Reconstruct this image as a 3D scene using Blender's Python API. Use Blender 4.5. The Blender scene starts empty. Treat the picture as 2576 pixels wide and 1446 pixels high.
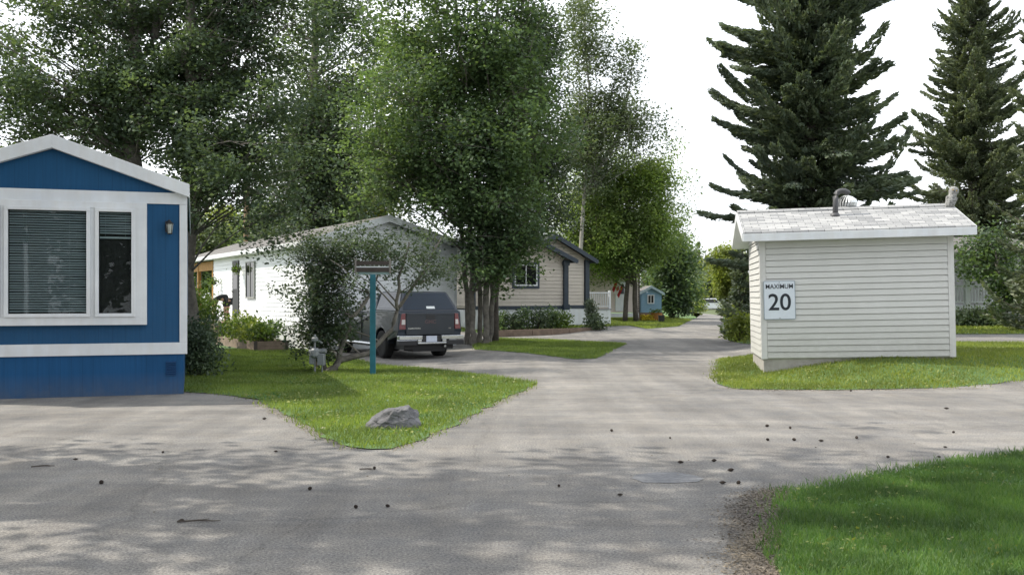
import bpy, bmesh, math, random
import numpy as np
from mathutils import Vector, Matrix
R_ = math.radians
random.seed(7)
scene = bpy.context.scene
COL = scene.collection
F = 2474.0; CH = 1.6; HY = 745.0; CX = 1288.0      # focal length, eye height, horizon row of the survey photograph

# ------------------------------------------------------------------ survey helpers
def sst(x, a, b):
    t = min(1.0, max(0.0, (x-a)/(b-a))); return t*t*(3-2*t)
def hgt(x, y):
    h = 0.43*sst(x-max(0, y-22)*.25, 4.3, 7.6)*sst(y, 17.0, 19.7)*(1-sst(x, 24, 34))
    h += -0.10*sst(-x, 0.3, 3.0)*sst(y, 19, 25)*(1-sst(y, 34, 40))
    h += 0.20*sst(y, 40.2, 43)*(1-sst(x, 5.4, 6.8))*(1-sst(y, 56, 70))*sst(x, -30, -22)
    return h
def W(px, py, D):
    return Vector(((px-CX)*D/F, D, CH-(py-HY)*D/F))
def G(px, py):
    D = CH*F/(py-HY); return ((px-CX)*D/F, D)
def on_wall(O, ang):
    c, s = math.cos(ang), math.sin(ang)
    def f(px, py=HY):
        k = (px-CX)/F; t = (k*O[1]-O[0])/(c-k*s); D = O[1]+s*t
        return t, CH-(py-HY)*D/F-(O[2] if len(O) > 2 else 0)
    return f

# ------------------------------------------------------------------ materials
MC = {}
def new_mat(name):
    m = bpy.data.materials.new(name); m.use_nodes = True
    n = m.node_tree.nodes; l = m.node_tree.links
    return m, n, l, n['Principled BSDF']
def mat(name, col, rough=0.6, col2=None, scale=6.0, bump=0.0, bscale=None, metal=0.0, coat=0.0, detail=6, spec=0.5, dirt=0.0):
    if name in MC: return MC[name]
    m, n, l, b = new_mat(name)
    b.inputs['Roughness'].default_value = rough; b.inputs['Metallic'].default_value = metal
    b.inputs['Coat Weight'].default_value = coat; b.inputs['Specular IOR Level'].default_value = spec
    tc = n.new('ShaderNodeTexCoord')
    c2 = col2 or tuple(c*0.82 for c in col)
    nz = n.new('ShaderNodeTexNoise'); nz.inputs['Scale'].default_value = scale; nz.inputs['Detail'].default_value = detail
    nz.inputs['Roughness'].default_value = 0.65
    l.new(tc.outputs['Object'], nz.inputs['Vector'])
    rp = n.new('ShaderNodeValToRGB'); rp.color_ramp.elements[0].position = 0.35; rp.color_ramp.elements[1].position = 0.68
    rp.color_ramp.elements[0].color = (*c2, 1); rp.color_ramp.elements[1].color = (*col, 1)
    l.new(nz.outputs['Fac'], rp.inputs['Fac'])
    out = rp.outputs['Color']
    if dirt > 0:
        mp = n.new('ShaderNodeMapping'); mp.inputs['Scale'].default_value = (5, 5, 0.5)
        l.new(tc.outputs['Object'], mp.inputs['Vector'])
        dn = n.new('ShaderNodeTexNoise'); dn.inputs['Scale'].default_value = 1.6; dn.inputs['Detail'].default_value = 8
        l.new(mp.outputs['Vector'], dn.inputs['Vector'])
        dr = n.new('ShaderNodeValToRGB'); dr.color_ramp.elements[0].position = 0.35; dr.color_ramp.elements[1].position = 0.7
        v = 1-dirt; dr.color_ramp.elements[0].color = (v, v*0.98, v*0.95, 1); dr.color_ramp.elements[1].color = (1, 1, 1, 1)
        l.new(dn.outputs['Fac'], dr.inputs['Fac'])
        mx = n.new('ShaderNodeMix'); mx.data_type = 'RGBA'; mx.blend_type = 'MULTIPLY'; mx.inputs[0].default_value = 1
        l.new(out, mx.inputs[6]); l.new(dr.outputs['Color'], mx.inputs[7]); out = mx.outputs[2]
    l.new(out, b.inputs['Base Color'])
    if bump > 0:
        nb = n.new('ShaderNodeTexNoise'); nb.inputs['Scale'].default_value = bscale or scale*6; nb.inputs['Detail'].default_value = 6
        l.new(tc.outputs['Object'], nb.inputs['Vector'])
        bp = n.new('ShaderNodeBump'); bp.inputs['Strength'].default_value = bump; bp.inputs['Distance'].default_value = 0.02
        l.new(nb.outputs['Fac'], bp.inputs['Height']); l.new(bp.outputs['Normal'], b.inputs['Normal'])
    MC[name] = m; return m

def leaf_mat(name, c1, c2, clump=0.55, cscale=0.8, trans=0.35, rough=0.5):
    """two-sided leaf: diffuse + translucent + a little gloss, tint per leaf, random tone clumps that also paint in sunlit and shaded foliage"""
    m, n, l, b = new_mat(name)
    out = n['Material Output']
    ge = n.new('ShaderNodeNewGeometry'); tc = n.new('ShaderNodeTexCoord')
    rp = n.new('ShaderNodeMix'); rp.data_type = 'RGBA'
    rp.inputs[6].default_value = (*c1, 1); rp.inputs[7].default_value = (*c2, 1)
    l.new(ge.outputs['Random Per Island'], rp.inputs[0])
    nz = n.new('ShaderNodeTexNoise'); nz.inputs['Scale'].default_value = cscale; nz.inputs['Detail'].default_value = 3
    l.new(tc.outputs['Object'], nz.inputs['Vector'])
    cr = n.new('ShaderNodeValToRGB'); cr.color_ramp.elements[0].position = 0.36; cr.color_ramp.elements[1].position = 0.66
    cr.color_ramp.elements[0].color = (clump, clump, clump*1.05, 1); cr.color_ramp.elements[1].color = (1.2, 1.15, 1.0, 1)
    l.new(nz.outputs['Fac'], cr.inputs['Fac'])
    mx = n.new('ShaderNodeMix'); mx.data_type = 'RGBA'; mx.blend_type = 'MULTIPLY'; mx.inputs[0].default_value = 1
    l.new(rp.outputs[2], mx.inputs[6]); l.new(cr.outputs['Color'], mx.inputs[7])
    l.new(mx.outputs[2], b.inputs['Base Color']); b.inputs['Roughness'].default_value = rough
    b.inputs['Specular IOR Level'].default_value = 0.35
    tr = n.new('ShaderNodeBsdfTranslucent')
    hs = n.new('ShaderNodeMix'); hs.data_type = 'RGBA'; hs.blend_type = 'MULTIPLY'; hs.inputs[0].default_value = 1
    hs.inputs[7].default_value = (1.25, 1.25, 0.55, 1); l.new(mx.outputs[2], hs.inputs[6]); l.new(hs.outputs[2], tr.inputs['Color'])
    ms = n.new('ShaderNodeMixShader'); ms.inputs[0].default_value = trans
    l.new(b.outputs['BSDF'], ms.inputs[1]); l.new(tr.outputs['BSDF'], ms.inputs[2]); l.new(ms.outputs[0], out.inputs['Surface'])
    return m

def shingle_mat(name, ca, cb, bw=0.3, rh=0.12):
    m, n, l, b = new_mat(name); tc = n.new('ShaderNodeTexCoord')
    br = n.new('ShaderNodeTexBrick'); br.inputs['Scale'].default_value = 1.0
    br.inputs['Brick Width'].default_value = bw; br.inputs['Row Height'].default_value = rh; br.inputs['Mortar Size'].default_value = 0.006
    br.inputs['Color1'].default_value = (*ca, 1); br.inputs['Color2'].default_value = (*cb, 1)
    br.inputs['Mortar'].default_value = tuple(c*0.55 for c in cb)+(1,); br.inputs['Bias'].default_value = 0.0
    l.new(tc.outputs['Object'], br.inputs['Vector'])
    nz = n.new('ShaderNodeTexNoise'); nz.inputs['Scale'].default_value = 60; l.new(tc.outputs['Object'], nz.inputs['Vector'])
    mx = n.new('ShaderNodeMix'); mx.data_type = 'RGBA'; mx.blend_type = 'OVERLAY'; mx.inputs[0].default_value = 0.5
    l.new(br.outputs['Color'], mx.inputs[6]); l.new(nz.outputs['Fac'], mx.inputs[7]); l.new(mx.outputs[2], b.inputs['Base Color'])
    bp = n.new('ShaderNodeBump'); bp.inputs['Strength'].default_value = 0.6; bp.inputs['Distance'].default_value = 0.01
    l.new(br.outputs['Fac'], bp.inputs['Height']); bp.invert = True; l.new(bp.outputs['Normal'], b.inputs['Normal'])
    b.inputs['Roughness'].default_value = 0.9
    return m

def groove_mat(name, col, step=0.203):
    """painted plywood siding with vertical grooves, faded and streaked"""
    m, n, l, b = new_mat(name); tc = n.new('ShaderNodeTexCoord')
    sp = n.new('ShaderNodeSeparateXYZ'); l.new(tc.outputs['Object'], sp.inputs[0])
    d = n.new('ShaderNodeMath'); d.operation = 'DIVIDE'; d.inputs[1].default_value = step; l.new(sp.outputs['X'], d.inputs[0])
    fr = n.new('ShaderNodeMath'); fr.operation = 'FRACT'; l.new(d.outputs[0], fr.inputs[0])
    lt = n.new('ShaderNodeMath'); lt.operation = 'GREATER_THAN'; lt.inputs[1].default_value = 0.05; l.new(fr.outputs[0], lt.inputs[0])
    mp = n.new('ShaderNodeMapping'); mp.inputs['Scale'].default_value = (22, 22, 0.9); l.new(tc.outputs['Object'], mp.inputs['Vector'])
    nz = n.new('ShaderNodeTexNoise'); nz.inputs['Scale'].default_value = 1.2; nz.inputs['Detail'].default_value = 9; l.new(mp.outputs['Vector'], nz.inputs['Vector'])
    n2 = n.new('ShaderNodeTexNoise'); n2.inputs['Scale'].default_value = 1.1; n2.inputs['Detail'].default_value = 5; l.new(tc.outputs['Object'], n2.inputs['Vector'])
    rp = n.new('ShaderNodeValToRGB'); rp.color_ramp.elements[0].position = 0.3; rp.color_ramp.elements[1].position = 0.75
    rp.color_ramp.elements[0].color = (*[c*0.8 for c in col], 1); rp.color_ramp.elements[1].color = (*[c*1.15+0.004 for c in col], 1)
    ad = n.new('ShaderNodeMath'); ad.operation = 'MULTIPLY_ADD'; ad.inputs[1].default_value = 0.5
    hf = n.new('ShaderNodeMath'); hf.operation = 'MULTIPLY'; hf.inputs[1].default_value = 0.5
    l.new(n2.outputs['Fac'], hf.inputs[0]); l.new(nz.outputs['Fac'], ad.inputs[0]); l.new(hf.outputs[0], ad.inputs[2]); l.new(ad.outputs[0], rp.inputs['Fac'])
    mx = n.new('ShaderNodeMix'); mx.data_type = 'RGBA'; mx.blend_type = 'MULTIPLY'; mx.inputs[6].default_value = (0.55, 0.55, 0.55, 1)
    mx.inputs[0].default_value = 1
    gr = n.new('ShaderNodeMix'); gr.data_type = 'RGBA'; gr.inputs[6].default_value = (0.86, 0.86, 0.86, 1); gr.inputs[7].default_value = (1, 1, 1, 1)
    l.new(lt.outputs[0], gr.inputs[0]); l.new(rp.outputs['Color'], mx.inputs[6]); l.new(gr.outputs[2], mx.inputs[7]); l.new(mx.outputs[2], b.inputs['Base Color'])
    bp = n.new('ShaderNodeBump'); bp.inputs['Strength'].default_value = 0.5; bp.inputs['Distance'].default_value = 0.008
    hh = n.new('ShaderNodeMath'); hh.operation = 'MULTIPLY_ADD'; hh.inputs[1].default_value = 0.35; l.new(nz.outputs['Fac'], hh.inputs[0]); l.new(lt.outputs[0], hh.inputs[2])
    l.new(hh.outputs[0], bp.inputs['Height']); l.new(bp.outputs['Normal'], b.inputs['Normal'])
    b.inputs['Roughness'].default_value = 0.6; b.inputs['Specular IOR Level'].default_value = 0.3
    return m

def glass_mat(name, tint=(0.9, 0.95, 0.95)):
    m, n, l, b = new_mat(name); out = n['Material Output']
    t = n.new('ShaderNodeBsdfTransparent'); t.inputs[0].default_value = (*tint, 1)
    g = n.new('ShaderNodeBsdfGlossy'); g.inputs['Roughness'].default_value = 0.0
    fz = n.new('ShaderNodeFresnel'); fz.inputs[0].default_value = 1.33
    ms = n.new('ShaderNodeMixShader'); l.new(fz.outputs[0], ms.inputs[0]); l.new(t.outputs[0], ms.inputs[1]); l.new(g.outputs[0], ms.inputs[2])
    l.new(ms.outputs[0], out.inputs['Surface']); return m

def asphalt_mat():
    m, n, l, b = new_mat('old_asphalt'); tc = n.new('ShaderNodeTexCoord'); V = tc.outputs['Object']
    def noise(s, d=6, r=0.6):
        z = n.new('ShaderNodeTexNoise'); z.inputs['Scale'].default_value = s; z.inputs['Detail'].default_value = d; z.inputs['Roughness'].default_value = r
        l.new(V, z.inputs['Vector']); return z.outputs['Fac']
    def ramp(f, p0, c0, p1, c1):
        r = n.new('ShaderNodeValToRGB'); r.color_ramp.elements[0].position = p0; r.color_ramp.elements[1].position = p1
        r.color_ramp.elements[0].color = (*c0, 1); r.color_ramp.elements[1].color = (*c1, 1); l.new(f, r.inputs['Fac']); return r.outputs['Color']
    def mul(a, bb, f=1.0):
        x = n.new('ShaderNodeMix'); x.data_type = 'RGBA'; x.blend_type = 'MULTIPLY'; x.inputs[0].default_value = f
        l.new(a, x.inputs[6]); l.new(bb, x.inputs[7]); return x.outputs[2]
    base = ramp(noise(0.45, 8), 0.3, (0.19, 0.191, 0.196), 0.7, (0.315, 0.308, 0.30))
    blot = ramp(noise(2.6, 8, 0.7), 0.3, (0.78, 0.8, 0.83), 0.62, (1.06, 1.04, 1.0))
    agg = ramp(noise(55, 3, 0.75), 0.34, (0.46, 0.47, 0.5), 0.66, (1.42, 1.4, 1.36))
    fine = ramp(noise(190, 2, 0.7), 0.36, (0.65, 0.65, 0.67), 0.64, (1.25, 1.24, 1.2))
    c = mul(mul(mul(base, blot), agg), fine, 0.8)
    for sc, ro in (((1.1, 0.10, 1), 0.0), ((0.12, 0.9, 1), 0.35)):
        mp = n.new('ShaderNodeMapping'); mp.inputs['Scale'].default_value = sc; mp.inputs['Rotation'].default_value = (0, 0, ro); l.new(V, mp.inputs['Vector'])
        z = n.new('ShaderNodeTexNoise'); z.inputs['Scale'].default_value = 1.6; z.inputs['Detail'].default_value = 7; z.inputs['Roughness'].default_value = 0.62; l.new(mp.outputs['Vector'], z.inputs['Vector'])
        c = mul(c, ramp(z.outputs['Fac'], 0.34, (0.80, 0.79, 0.78), 0.66, (1.1, 1.09, 1.07)))
    st = n.new('ShaderNodeTexNoise'); st.inputs['Scale'].default_value = 0.9; st.inputs['Detail'].default_value = 4; l.new(V, st.inputs['Vector'])
    c = mul(c, ramp(st.outputs['Fac'], 0.63, (1, 1, 1), 0.74, (0.74, 0.72, 0.70)))
    vo = n.new('ShaderNodeTexVoronoi'); vo.feature = 'DISTANCE_TO_EDGE'; vo.inputs['Scale'].default_value = 0.22; vo.inputs['Randomness'].default_value = 1
    wp = n.new('ShaderNodeMix'); wp.data_type = 'RGBA'; wp.blend_type = 'ADD'; wp.inputs[0].default_value = 0.5
    nn = n.new('ShaderNodeTexNoise'); nn.inputs['Scale'].default_value = 1.5; nn.inputs['Detail'].default_value = 5; l.new(V, nn.inputs['Vector'])
    l.new(V, wp.inputs[6]); l.new(nn.outputs['Color'], wp.inputs[7]); l.new(wp.outputs[2], vo.inputs['Vector'])
    ck = ramp(vo.outputs['Distance'], 0.0, (0.62, 0.62, 0.62), 0.006, (1, 1, 1))
    c = mul(c, ck, 0.45)
    l.new(c, b.inputs['Base Color']); b.inputs['Roughness'].default_value = 0.92; b.inputs['Specular IOR Level'].default_value = 0.25
    bp = n.new('ShaderNodeBump'); bp.inputs['Strength'].default_value = 0.55; bp.inputs['Distance'].default_value = 0.012
    l.new(noise(70, 4, 0.7), bp.inputs['Height']); l.new(bp.outputs['Normal'], b.inputs['Normal'])
    return m

M_ASPH = asphalt_mat()
M_LAWN = mat('lawn_soil', (0.11, 0.19, 0.055), 0.95, (0.07, 0.13, 0.04), 3.5, 0.6, 90)
M_GROUND = mat('ground_grass', (0.085, 0.115, 0.035), 0.95, (0.06, 0.075, 0.03), 0.6, 0.4, 30)
M_BLUE = groove_mat('blue_grooved_paint', (0.0045, 0.074, 0.185))
M_BLUESK = groove_mat('blue_skirting_paint', (0.0045, 0.074, 0.20), 0.16)
def splash(m, z0, z1, col, amt):
    """tint fading out upward, such as soil splashed up the foot of a wall"""
    n = m.node_tree.nodes; l = m.node_tree.links; b = n['Principled BSDF']; src = b.inputs['Base Color'].links[0].from_socket
    tc = n.new('ShaderNodeTexCoord'); sp = n.new('ShaderNodeSeparateXYZ'); l.new(tc.outputs['Object'], sp.inputs[0])
    mr = n.new('ShaderNodeMapRange'); mr.inputs[1].default_value = z0; mr.inputs[2].default_value = z1; mr.inputs[3].default_value = 1; mr.inputs[4].default_value = 0; l.new(sp.outputs['Z'], mr.inputs[0])
    nz = n.new('ShaderNodeTexNoise'); nz.inputs['Scale'].default_value = 7; nz.inputs['Detail'].default_value = 8; nz.inputs['Roughness'].default_value = .7; l.new(tc.outputs['Object'], nz.inputs['Vector'])
    mu = n.new('ShaderNodeMath'); mu.operation = 'MULTIPLY'; l.new(mr.outputs[0], mu.inputs[0]); l.new(nz.outputs['Fac'], mu.inputs[1])
    m2 = n.new('ShaderNodeMath'); m2.operation = 'MULTIPLY'; m2.inputs[1].default_value = amt; m2.use_clamp = True; l.new(mu.outputs[0], m2.inputs[0])
    mx = n.new('ShaderNodeMix'); mx.data_type = 'RGBA'; mx.inputs[7].default_value = (*col, 1); l.new(m2.outputs[0], mx.inputs[0]); l.new(src, mx.inputs[6]); l.new(mx.outputs[2], b.inputs['Base Color'])
splash(M_BLUESK, -.05, .38, (.16, .15, .14), .7); splash(M_BLUE, .8, 3.6, (.05, .10, .17), .35)  # the blue wall only turns slightly greyer towards its bottom
M_WHITE = mat('white_paint', (0.78, 0.81, 0.84), 0.5, (0.68, 0.71, 0.75), 2.0, 0.05, 40, dirt=0.05)
M_VINYL = mat('grey_vinyl', (0.60, 0.60, 0.58), 0.5, (0.55, 0.55, 0.53), 1.5, 0.03, 60)
splash(M_VINYL, .1, 1.1, (.30, .29, .25), .75)
M_WVINYL = mat('white_vinyl', (0.88, 0.90, 0.93), 0.5, (0.84, 0.86, 0.89), 1.5)
M_BEIGE = mat('beige_vinyl', (0.62, 0.565, 0.49), 0.55, (0.54, 0.49, 0.43), 1.5)
M_CREAM = mat('cream_vinyl', (0.7, 0.6, 0.55), 0.55, (0.6, 0.52, 0.48), 1.5)
M_DTRIM = mat('dark_blue_grey_trim', (0.035, 0.052, 0.075), 0.5, (0.025, 0.038, 0.055), 3)
M_SHG = shingle_mat('light_grey_shingles', (0.42, 0.42, 0.415), (0.22, 0.225, 0.23))
M_SHD = shingle_mat('dark_grey_shingles', (0.14, 0.135, 0.13), (0.08, 0.08, 0.08))
M_SHM = shingle_mat('mid_grey_shingles', (0.2, 0.19, 0.18), (0.12, 0.115, 0.11))
M_CONC = mat('concrete', (0.42, 0.4, 0.37), 0.9, (0.3, 0.28, 0.26), 4, 0.3, 40)
M_DGLASS = mat('dark_window_glass', (0.012, 0.014, 0.015), 0.06, (0.008, 0.01, 0.01), 2, spec=0.6)
M_GLASS = glass_mat('clear_glass')
M_ROOM = mat('unlit_room_tone', (0.03, 0.028, 0.026), 0.8, (0.012, 0.011, 0.01), 3)
M_BLIND = mat('blind_slats', (0.5, 0.53, 0.54), 0.5, (0.36, 0.40, 0.42), 1.2)
M_BLACK = mat('black_metal', (0.012, 0.012, 0.013), 0.4, (0.02, 0.02, 0.02), 9)
M_LAMPG = mat('frosted_lamp_glass', (0.42, 0.45, 0.42), 0.2, (0.3, 0.33, 0.31), 20, spec=0.7)
M_BARK = mat('grey_bark', (0.23, 0.21, 0.18), 0.95, (0.10, 0.09, 0.08), 5, 0.9, 16)
M_BARKD = mat('dark_bark', (0.12, 0.1, 0.085), 0.95, (0.055, 0.046, 0.04), 6, 0.9, 20)
M_BARKL = mat('pale_bark', (0.42, 0.4, 0.35), 0.9, (0.2, 0.19, 0.17), 4, 0.5, 18)
M_WOOD = mat('weathered_timber', (0.27, 0.2, 0.15), 0.85, (0.17, 0.125, 0.095), 4, 0.4, 30)
M_YWOOD = mat('yellow_stained_wood', (0.45, 0.25, 0.07), 0.7, (0.33, 0.17, 0.045), 4, 0.2, 30)
M_TEAL = mat('teal_paint', (0.016, 0.16, 0.22), 0.55, (0.012, 0.12, 0.17), 6, 0.15, 40, dirt=0.2)
M_GALV = mat('galvanised_metal', (0.5, 0.52, 0.53), 0.35, (0.36, 0.38, 0.4), 8, metal=0.8)
M_GREYP = mat('grey_enamel', (0.3, 0.31, 0.32), 0.5, (0.22, 0.23, 0.24), 8)
M_ROCK = mat('grey_rock', (0.19, 0.187, 0.195), 0.9, (0.085, 0.085, 0.09), 5, 0.9, 22, detail=10)
M_SIGN = mat('white_sign_face', (0.68, 0.73, 0.8), 0.4, (0.62, 0.67, 0.74), 5)
M_INK = mat('black_sign_ink', (0.008, 0.012, 0.02), 0.5, (0.012, 0.016, 0.025), 5)

# ------------------------------------------------------------------ objects
def tag(o, label=None, cat=None, group=None, kind=None):
    if label: o['label'] = label
    if cat: o['category'] = cat
    if group: o['group'] = group
    if kind: o['kind'] = kind
    return o
def thing(name, label, cat, loc=(0, 0, 0), rz=0.0, group=None):
    o = bpy.data.objects.new(name, None); COL.objects.link(o)
    o.location = loc; o.rotation_euler = (0, 0, rz); o.empty_display_size = 0.3
    return tag(o, label, cat, group)
def link(name, me, m, parent=None):
    o = bpy.data.objects.new(name, me); COL.objects.link(o)
    if m: me.materials.append(m)
    if parent: o.parent = parent
    return o

class MB:
    def __init__(s): s.v = []; s.f = []; s.T = None
    def p(s, q):
        q = Vector(q)
        s.v.append(tuple(s.T @ q) if s.T else tuple(q)); return len(s.v)-1
    def poly(s, pts): s.f.append([s.p(q) for q in pts]); return s
    def hexa(s, b):   # 8 points: bottom 4 ccw, top 4 ccw
        i = [s.p(q) for q in b]
        s.f += [[i[3], i[2], i[1], i[0]], [i[4], i[5], i[6], i[7]], [i[0], i[1], i[5], i[4]], [i[1], i[2], i[6], i[5]], [i[2], i[3], i[7], i[6]], [i[3], i[0], i[4], i[7]]]
        return s
    def box(s, x0, x1, y0, y1, z0, z1):
        return s.hexa([(x0, y0, z0), (x1, y0, z0), (x1, y1, z0), (x0, y1, z0), (x0, y0, z1), (x1, y0, z1), (x1, y1, z1), (x0, y1, z1)])
    def prism(s, pts, y0, y1):   # polygon in xz extruded along y
        a = [s.p((x, y0, z)) for x, z in pts]; b = [s.p((x, y1, z)) for x, z in pts]; n = len(pts)
        s.f.append(a); s.f.append(b[::-1])
        for i in range(n): s.f.append([a[(i+1) % n], a[i], b[i], b[(i+1) % n]])
        return s
    def tube(s, pts, rad, n=8, cap=True):
        pts = [Vector(q) for q in pts]; rings = []
        for i, q in enumerate(pts):
            d = (pts[min(i+1, len(pts)-1)]-pts[max(i-1, 0)]).normalized()
            up = Vector((0, 0, 1)) if abs(d.z) < 0.9 else Vector((1, 0, 0))
            a = d.cross(up).normalized(); b = d.cross(a)
            r = rad[i] if hasattr(rad, '__len__') else rad
            rings.append([s.p(q+(a*math.cos(2*math.pi*k/n)+b*math.sin(2*math.pi*k/n))*r) for k in range(n)])
        for i in range(len(rings)-1):
            for k in range(n):
                s.f.append([rings[i][k], rings[i][(k+1) % n], rings[i+1][(k+1) % n], rings[i+1][k]])
        if cap: s.f.append(rings[0][::-1]); s.f.append(rings[-1])
        return s
    def lathe(s, prof, c=(0, 0, 0), n=16):   # (r,z) profile round z
        rings = [[s.p((c[0]+r*math.cos(2*math.pi*k/n), c[1]+r*math.sin(2*math.pi*k/n), c[2]+z)) for k in range(n)] for r, z in prof]
        for i in range(len(rings)-1):
            for k in range(n): s.f.append([rings[i][k], rings[i][(k+1) % n], rings[i+1][(k+1) % n], rings[i+1][k]])
        s.f.append(rings[0][::-1]); s.f.append(rings[-1]); return s
    def build(s, name, m, parent=None, smooth=False, bevel=0.0, label=None):
        me = bpy.data.meshes.new(name); me.from_pydata(s.v, [], s.f); me.update()
        bm = bmesh.new(); bm.from_mesh(me); bmesh.ops.recalc_face_normals(bm, faces=bm.faces); bm.to_mesh(me); bm.free()
        if smooth:
            for q in me.polygons: q.use_smooth = True
        o = link(name, me, m, parent)
        if bevel:
            b = o.modifiers.new('bevel', 'BEVEL'); b.width = bevel; b.segments = 2; b.limit_method = 'ANGLE'; b.angle_limit = R_(35)
        if label: o['label'] = label
        return o

def split_build(mb, name, m, parent, bevel=0.0):
    par = list(range(len(mb.v)))
    def find(i):
        while par[i] != i: par[i] = par[par[i]]; i = par[i]
        return i
    for f in mb.f:
        for i in f[1:]: par[find(i)] = find(f[0])
    groups = {}
    for f in mb.f: groups.setdefault(find(f[0]), []).append(f)
    out = []
    for fs in groups.values():
        ids = sorted({i for f in fs for i in f}); mp = {i: k for k, i in enumerate(ids)}; b = MB()
        b.v = [mb.v[i] for i in ids]; b.f = [[mp[i] for i in f] for f in fs]; out.append(b.build(name, m, parent, bevel=bevel))
    return out
def siding(mb, x0, x1, z0, z1, c=0.127, out=0.014, top=None, g=0.012):
    """lap siding on the plane y=0 facing -y; top(x) optional gable limit as (xm, zpeak, slope)"""
    z = z0
    while z < z1-1e-4:
        zt = min(z+c, z1)-g; a, b, a2, b2 = x0, x1, x0, x1
        if top:
            xm, zp, sl = top
            a, b = max(x0, xm-(zp-z)/sl), min(x1, xm+(zp-z)/sl); a2, b2 = max(x0, xm-(zp-zt)/sl), min(x1, xm+(zp-zt)/sl)
            if b-a < 0.02: break
            if b2 < a2: a2 = b2 = (a2+b2)/2
        mb.hexa([(a, -out-.016, z), (b, -out-.016, z), (b, -.002, z), (a, -.002, z), (a2, -out, zt), (b2, -out, zt), (b2, -.002, zt), (a2, -.002, zt)])
        z += c
    return mb
def LEFT(y0=0):  # local frame for a left wall: wall-x runs back along +y, outside is -x
    return Matrix(((0, 1, 0, 0), (1, 0, 0, 0), (0, 0, 1, 0), (0, 0, 0, 1)))
def text(body, size, m, parent, loc, name, rot=(math.pi/2, 0, 0), ext=0.002, off=0.0, sx=1.0, align='CENTER'):
    cu = bpy.data.curves.new(name, 'FONT'); cu.body = body; cu.size = size; cu.extrude = ext; cu.offset = off
    cu.align_x = align; cu.align_y = 'CENTER'
    t = bpy.data.objects.new('tmp', cu); COL.objects.link(t)
    dg = bpy.context.evaluated_depsgraph_get()
    me = bpy.data.meshes.new_from_object(t.evaluated_get(dg)); bpy.data.objects.remove(t)
    o = link(name, me, m, parent); o.location = loc; o.rotation_euler = rot; o.scale = (sx, 1, 1); return o

# ------------------------------------------------------------------ foliage
def quads(name, V, m, parent=None):
    n = len(V)//4; me = bpy.data.meshes.new(name)
    me.vertices.add(4*n); me.vertices.foreach_set('co', V.astype(np.float32).ravel())
    me.loops.add(4*n); me.loops.foreach_set('vertex_index', np.arange(4*n, dtype=np.int32))
    me.polygons.add(n); me.polygons.foreach_set('loop_start', np.arange(0, 4*n, 4, dtype=np.int32))
    me.update(calc_edges=True); me.validate()
    return link(name, me, m, parent)
def nrm(a): return a/np.maximum(np.linalg.norm(a, axis=1, keepdims=True), 1e-9)
def diamonds(c, d, Ls, Ws, rng, nb=None):
    """leaf diamonds at c along d, length Ls, width Ws"""
    d = nrm(d); r = rng.normal(size=d.shape)
    s = nrm(np.cross(d, r if nb is None else nb+0.45*r)); Ls = Ls[:, None]; Ws = Ws[:, None]
    V = np.empty((len(c), 4, 3)); V[:, 0] = c-d*Ls/2; V[:, 1] = c+s*Ws/2-d*Ls*0.08; V[:, 2] = c+d*Ls/2; V[:, 3] = c-s*Ws/2-d*Ls*0.08
    return V.reshape(-1, 3)

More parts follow.
